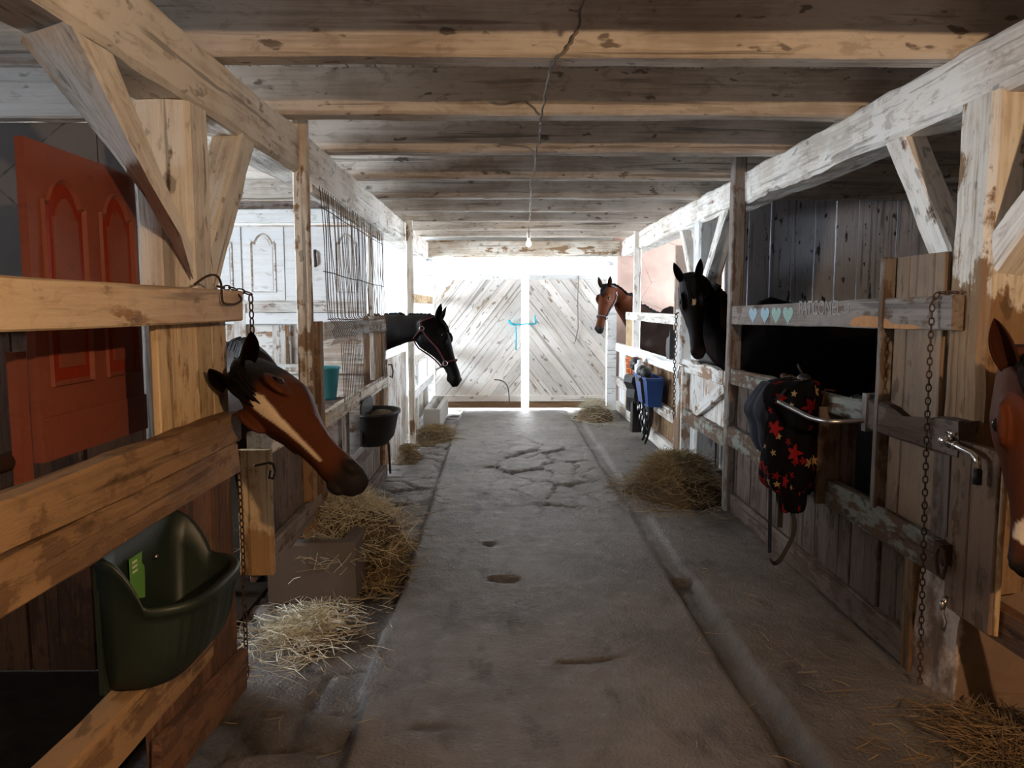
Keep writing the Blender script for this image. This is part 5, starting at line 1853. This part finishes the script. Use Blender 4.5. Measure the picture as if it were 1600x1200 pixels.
    loc = (co - np.array(poll)) @ R3
    la, lb, lc = loc[:, 0], loc[:, 1], loc[:, 2]
    # nostrils, mouth, eye sockets
    for s in (1, -1):
        q = ((la - 0.588) / 0.024) ** 2 + ((lb + 0.047 + (la - 0.588) * 0.7) / 0.014) ** 2 + ((lc - 0.052 * s) / 0.03) ** 2
        dsp = np.clip(1 - q, 0, 1)[:, None] * 0.020
        co -= nr * dsp
        q = ((la - 0.165) / 0.026) ** 2 + ((lb - 0.010) / 0.020) ** 2 + ((lc - 0.110 * s) / 0.03) ** 2
        co -= nr * (np.clip(1 - q, 0, 1)[:, None] * 0.012)
    mline = np.exp(-((lb + 0.092 - 0.02 * (0.6 - la)) / 0.006) ** 2) * (la > 0.50) * np.clip((la - 0.50) / 0.03, 0, 1)
    co -= nr * (mline[:, None] * 0.006)
    me2.vertices.foreach_set('co', co.reshape(-1))
    # coat colour
    inhead = (la > -0.06) & (np.abs(lc) < 0.16) & (lb > -0.32) & (lb < 0.12) & (la < 0.70)

    def ss(a, b, x):
        t = np.clip((x - a) / (b - a), 0, 1)
        return t * t * (3 - 2 * t)
    col = np.tile(np.array(coat, dtype=np.float64), (nv, 1))
    wob = np.array([noise.noise(Vector(p) * 22) for p in co]) * 0.5
    zc = co[:, 2]
    nl = nr @ R3
    dark = points * (1 - ss(0.42, 0.62, zc + wob * 0.1)) * (~inhead)
    if cap > -1:
        dark = np.maximum(dark, inhead * (1 - ss(cap, cap + 0.07, la + wob * 0.06)))
    if jaw:
        dark = np.maximum(dark, inhead * (1 - ss(-0.15, -0.05, lb + wob * 0.03)) * (1 - ss(0.26, 0.42, la)))
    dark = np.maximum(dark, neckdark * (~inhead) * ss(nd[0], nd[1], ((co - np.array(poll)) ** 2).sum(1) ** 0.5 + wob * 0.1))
    mz = inhead * ss(0.50, 0.575, la - 0.35 * (lb + 0.05) + wob * 0.02)
    dark = np.maximum(dark, mz)
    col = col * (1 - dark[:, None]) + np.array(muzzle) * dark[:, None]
    if crest is not None and mane is not None:
        topn = (~inhead) * np.clip(nr[:, 2] - 0.25, 0, 1) * 1.6
        col = col * (1 - np.clip(topn, 0, .92)[:, None]) + np.array((0.010, 0.007, 0.006)) * np.clip(topn, 0, .92)[:, None]
    if blaze:
        A = [b[0] for b in blaze]
        cen = np.interp(la, A, [b[1] for b in blaze])
        wid = np.interp(la, A, [b[2] for b in blaze], left=0, right=0)
        f = inhead * (lb > -0.03) * ss(0.35, -0.05, (np.abs(lc - cen) - wid + wob * 0.004) / 0.016) * (wid > 0)
        col = col * (1 - f[:, None]) + np.array((0.72, 0.58, 0.42)) * f[:, None]
    fm = np.concatenate([col, np.ones((nv, 1))], 1).astype(np.float32)

    # ears (same skin mesh)
    bm = bmesh.new()
    bm.from_mesh(me2)
    bm.verts.ensure_lookup_table()
    extra = []
    em = MB()
    for s, (ed, ef, el) in zip((1, -1), ears):
        ed = (HM @ Vector(ed)).normalized()
        ef = HM @ Vector(ef)
        ef = (ef - ed * ef.dot(ed)).normalized()
        es = ed.cross(ef)
        b0 = hw_((0.0, 0.012, 0.058 * s))
        rg = []
        for t in np.linspace(0, 1, 13):
            w = 0.031 * (0.80 + 1.0 * t - 0.9 * t * t) * (1 - t ** 3.2) ** 0.8 + 0.0015
            c = b0 + ed * (el * t) + ef * (0.012 * math.sin(t * 2.6)) - es * (s * 0.010 * t * t)
            op = 1.25 + 0.7 * (1 - t)          # half sweep of the shell
            m_ = 9
            ring = [c - ef * (w * math.cos(a)) + es * (w * math.sin(a)) for a in np.linspace(-op, op, m_)]
            ring += [c - ef * (w * 0.72 * math.cos(a) - w * 0.05) + es * (w * 0.80 * math.sin(a)) for a in np.linspace(op, -op, m_)]
            rg.append(ring)
        em.rings(rg)
    nb = len(bm.verts)
    vs = [bm.verts.new(p) for p in em.v]
    for f in em.f:
        bm.faces.new([vs[i] for i in f])
    bm.verts.index_update()
    bmesh.ops.recalc_face_normals(bm, faces=[f for f in bm.faces if f.verts[0].index >= nb])
    bmesh.ops.translate(bm, verts=bm.verts, vec=-Vector((W.x, W.y, 0)))
    bm.to_mesh(me2)
    bm.free()
    ecol = np.tile(np.array([*(np.array(coat) * earcol), 1.0]), (len(em.v), 1)).astype(np.float32)
    fm = np.concatenate([fm, ecol], 0)
    at = me2.attributes.new('coat', 'FLOAT_COLOR', 'POINT')
    at.data.foreach_set('color', fm.reshape(-1))
    me2.polygons.foreach_set('use_smooth', [True] * len(me2.polygons))
    me2.materials.clear()
    me2.materials.append(M_COAT)
    me2.name = 'horse'
    o = bpy.data.objects.new('horse', me2)
    COL.objects.link(o)
    o.location = (W.x, W.y, 0)
    WLOC[o.name] = (W.x, W.y, 0)
    PW[o.name] = Matrix.Translation(o.location)
    tag(o, label, 'horse', group)
    # eyes
    for s in (1, -1):
        m2 = MB()
        m2.ellipsoid(hw_((0.165, 0.008, 0.091 * s)), (0.019, 0.015, 0.0145), 16, 12, HM)
        obj('eye', m2, M_EYE, o, smooth=True)
        m2 = MB()
        m2.tube([hw_((0.165 - 0.027 * math.cos(t), 0.011 + 0.020 * math.sin(t), (0.100 - 0.012 * abs(math.cos(t))) * s)) for t in np.linspace(0, math.pi, 9)], [0.002, 0.004, 0.005, 0.006, 0.006, 0.006, 0.005, 0.004, 0.002], 8)
        obj('eyelid', m2, mane, o, smooth=True)
    # mane and forelock
    rnd = random.Random(len(label))
    m2 = MB()
    for i in range(150):
        t = rnd.uniform(0.0, 0.86)
        i0 = min(nn - 1, int(t * nn))
        s = t * nn - i0
        c = crestp[i0][0].lerp(crestp[i0 + 1][0], s)
        upv, lt = crestp[i0][1], crestp[i0][2]
        Lm = rnd.uniform(0.14, 0.24)
        sd2 = mane_side
        p = [c - upv * 0.025, c + upv * rnd.uniform(0.006, 0.016) + lt * (sd2 * 0.01)]
        out = lt * sd2
        q = p[-1]
        for j in range(1, 5):
            q = q + out * (Lm * 0.25 * (0.55 if j == 1 else 0.30)) - upv * (Lm * 0.25 * (0.35 if j == 1 else 0.75)) + crestp[i0][3] * rnd.uniform(-0.012, 0.012)
            p.append(q)
        m2.tube(p, [0.010, 0.012, 0.011, 0.009, 0.006, 0.002], 5)
    obj('mane', m2, mane, o, smooth=True)
    if forelock:
        m2 = MB()
        for i in range(34):
            c = rnd.uniform(-0.045, 0.045)
            a0 = rnd.uniform(-0.05, 0.02)
            L2 = rnd.uniform(0.10, 0.19) * forelock
            p = []
            for j in range(5):
                a = a0 + L2 * j / 4
                tp_ = hsec(a)[0]
                p.append(hw_((a, tp_ + 0.010 + 0.006 * math.sin(j) - (0.006 if j == 4 else 0) - 9.0 * max(0, abs(c) - 0.02) ** 2, c * (1 - 0.12 * j))))
            m2.tube(p, [0.011, 0.013, 0.011, 0.008, 0.002], 5)
        obj('forelock', m2, mane, o, smooth=True)
    # tail
    m2 = MB()
    for i in range(40):
        a = rnd.uniform(0, 6.28)
        r = rnd.uniform(0, 0.05)
        x, y = r * math.cos(a), r * math.sin(a)
        p = [bp(1.53, 1.36, y * 0.4), bp(1.60 + x * 0.3, 1.33, y * 0.6), bp(1.65 + x * .5, 1.18, y), bp(1.655 + x, 0.95, y * 1.3), bp(1.64 + x, 0.70 + rnd.uniform(-0.08, 0.12), y * 1.2)]
        m2.tube(p, [0.014, 0.016, 0.016, 0.012, 0.003], 5)
    obj('tail', m2, mane, o, smooth=True)
    if halter:
        m2 = MB()
        rr = 0.0085
        m2.tube([hw_(hpoint(0.41, t, 0.010)) for t in np.linspace(0, 2 * math.pi, 28, endpoint=False)], rr, 6, closed=True)
        for s in (1, -1):
            m2.tube([hw_(hpoint(a, s * (1.75 - 0.15 * math.sin((a - 0.05) * 9)), 0.012)) for a in np.linspace(0.41, 0.03, 12)], rr, 6)
        m2.tube([hw_(hpoint(-0.035, t, 0.016)) for t in np.linspace(-1.85, 1.85, 18)], rr, 6)
        for s in (1, -1):
            m2.tube([hw_(hpoint(-0.035 + 0.065 * q, s * (1.85 - 0.10 * q), 0.014)) for q in np.linspace(0, 1, 4)], rr, 6)
        m2.tube([hw_(hpoint(0.03 + 0.03 * math.sin((t - 1.75) / (2 * math.pi - 3.5) * math.pi), t, 0.012)) for t in np.linspace(1.75, 2 * math.pi - 1.75, 16)], rr, 6)
        m2.tube([hw_(hpoint(a, math.pi, 0.012)) for a in np.linspace(0.41, 0.06, 8)], rr * 0.9, 6)
        hl = obj('halter', m2, halter, o, smooth=True)
        for s in (1, -1):
            for a in (0.41, 0.03):
                c = hpoint(a, s * 1.75, 0.018)
                m2 = MB()
                m2.tube([hw_(c + Vector((0.022 * math.cos(t), 0.022 * math.sin(t), 0))) for t in np.linspace(0, 2 * math.pi, 12, endpoint=False)], 0.004, 6, closed=True)
                obj('buckle_ring', m2, M_STEEL, hl, smooth=True)
        m2 = MB()
        c = hpoint(0.41, math.pi, 0.014)
        m2.tube([hw_(c + Vector((0.0, -0.03 + 0.03 * math.cos(t), 0.018 * math.sin(t)))) for t in np.linspace(0, 2 * math.pi, 12, endpoint=False)], 0.0045, 6, closed=True)
        obj('lead_ring', m2, M_STEEL, hl, smooth=True)
    return o


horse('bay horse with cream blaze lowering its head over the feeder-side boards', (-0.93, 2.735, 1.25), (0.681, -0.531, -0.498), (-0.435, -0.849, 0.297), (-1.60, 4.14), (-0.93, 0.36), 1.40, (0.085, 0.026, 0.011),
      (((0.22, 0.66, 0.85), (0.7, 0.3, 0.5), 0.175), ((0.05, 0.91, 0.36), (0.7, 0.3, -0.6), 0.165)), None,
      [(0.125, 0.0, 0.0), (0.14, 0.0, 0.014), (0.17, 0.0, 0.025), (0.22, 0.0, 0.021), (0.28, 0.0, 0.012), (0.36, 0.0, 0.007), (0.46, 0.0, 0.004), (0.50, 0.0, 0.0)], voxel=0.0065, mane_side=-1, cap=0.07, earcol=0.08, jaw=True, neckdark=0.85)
horse('dark horse in burgundy halter stretching its neck out in profile', (-0.60, 7.15, 1.375), (0.22, -0.13, -0.50), (0.95, -0.15, 0.3), (-1.75, 7.62), (-1.0, 0.10), 1.50, (0.0045, 0.003, 0.0027),
      (((-0.75, 0.62, 0.2), (0.5, 0.6, 0.5), 0.15), ((-0.80, 0.62, -0.2), (0.5, 0.5, -0.6), 0.15)), M_BURG, None, voxel=0.011, mane_side=1, muzzle=(0.006, 0.005, 0.005))
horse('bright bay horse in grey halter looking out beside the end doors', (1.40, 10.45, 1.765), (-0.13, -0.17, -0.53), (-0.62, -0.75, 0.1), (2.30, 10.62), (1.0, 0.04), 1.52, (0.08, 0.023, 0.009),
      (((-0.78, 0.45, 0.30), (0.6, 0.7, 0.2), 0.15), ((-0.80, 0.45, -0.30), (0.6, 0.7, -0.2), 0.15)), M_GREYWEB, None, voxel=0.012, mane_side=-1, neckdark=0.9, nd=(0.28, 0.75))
horse('black horse with small white star facing out over the peeling half gate', (1.505, 6.20, 1.715), (0.11, -0.13, -0.97), (-0.20, -0.96, 0.15), (2.22, 6.42), (1.0, -0.03), 1.59, (0.0045, 0.0028, 0.0026),
      (((-0.88, 0.20, 0.30), (0.2, 0.9, 0.2), 0.165), ((-0.88, 0.20, -0.36), (0.2, 0.9, -0.2), 0.165)), None,
      [(0.135, 0.0, 0.0), (0.15, 0.0, 0.014), (0.175, 0.004, 0.022), (0.20, 0.006, 0.010), (0.205, 0.006, 0.0)], voxel=0.011, mane_side=-1, muzzle=(0.016, 0.010, 0.009))
horse('reddish bay horse nearest the camera, its face cropped by the picture edge', (1.535, 2.19, 1.325), (0.02, -0.06, -0.99), (-0.52, -0.86, 0.0), (2.32, 2.25), (1.0, 0.0), 1.48, (0.085, 0.024, 0.010),
      (((-0.80, 0.25, 0.50), (0.2, 0.9, 0.2), 0.16), ((-0.85, 0.25, -0.30), (0.2, 0.9, -0.2), 0.16)), None,
      [(0.42, 0.0, 0.0), (0.46, -0.01, 0.03), (0.50, -0.01, 0.04), (0.53, 0.0, 0.0)], voxel=0.0095, mane_side=1, forelock=0.6)
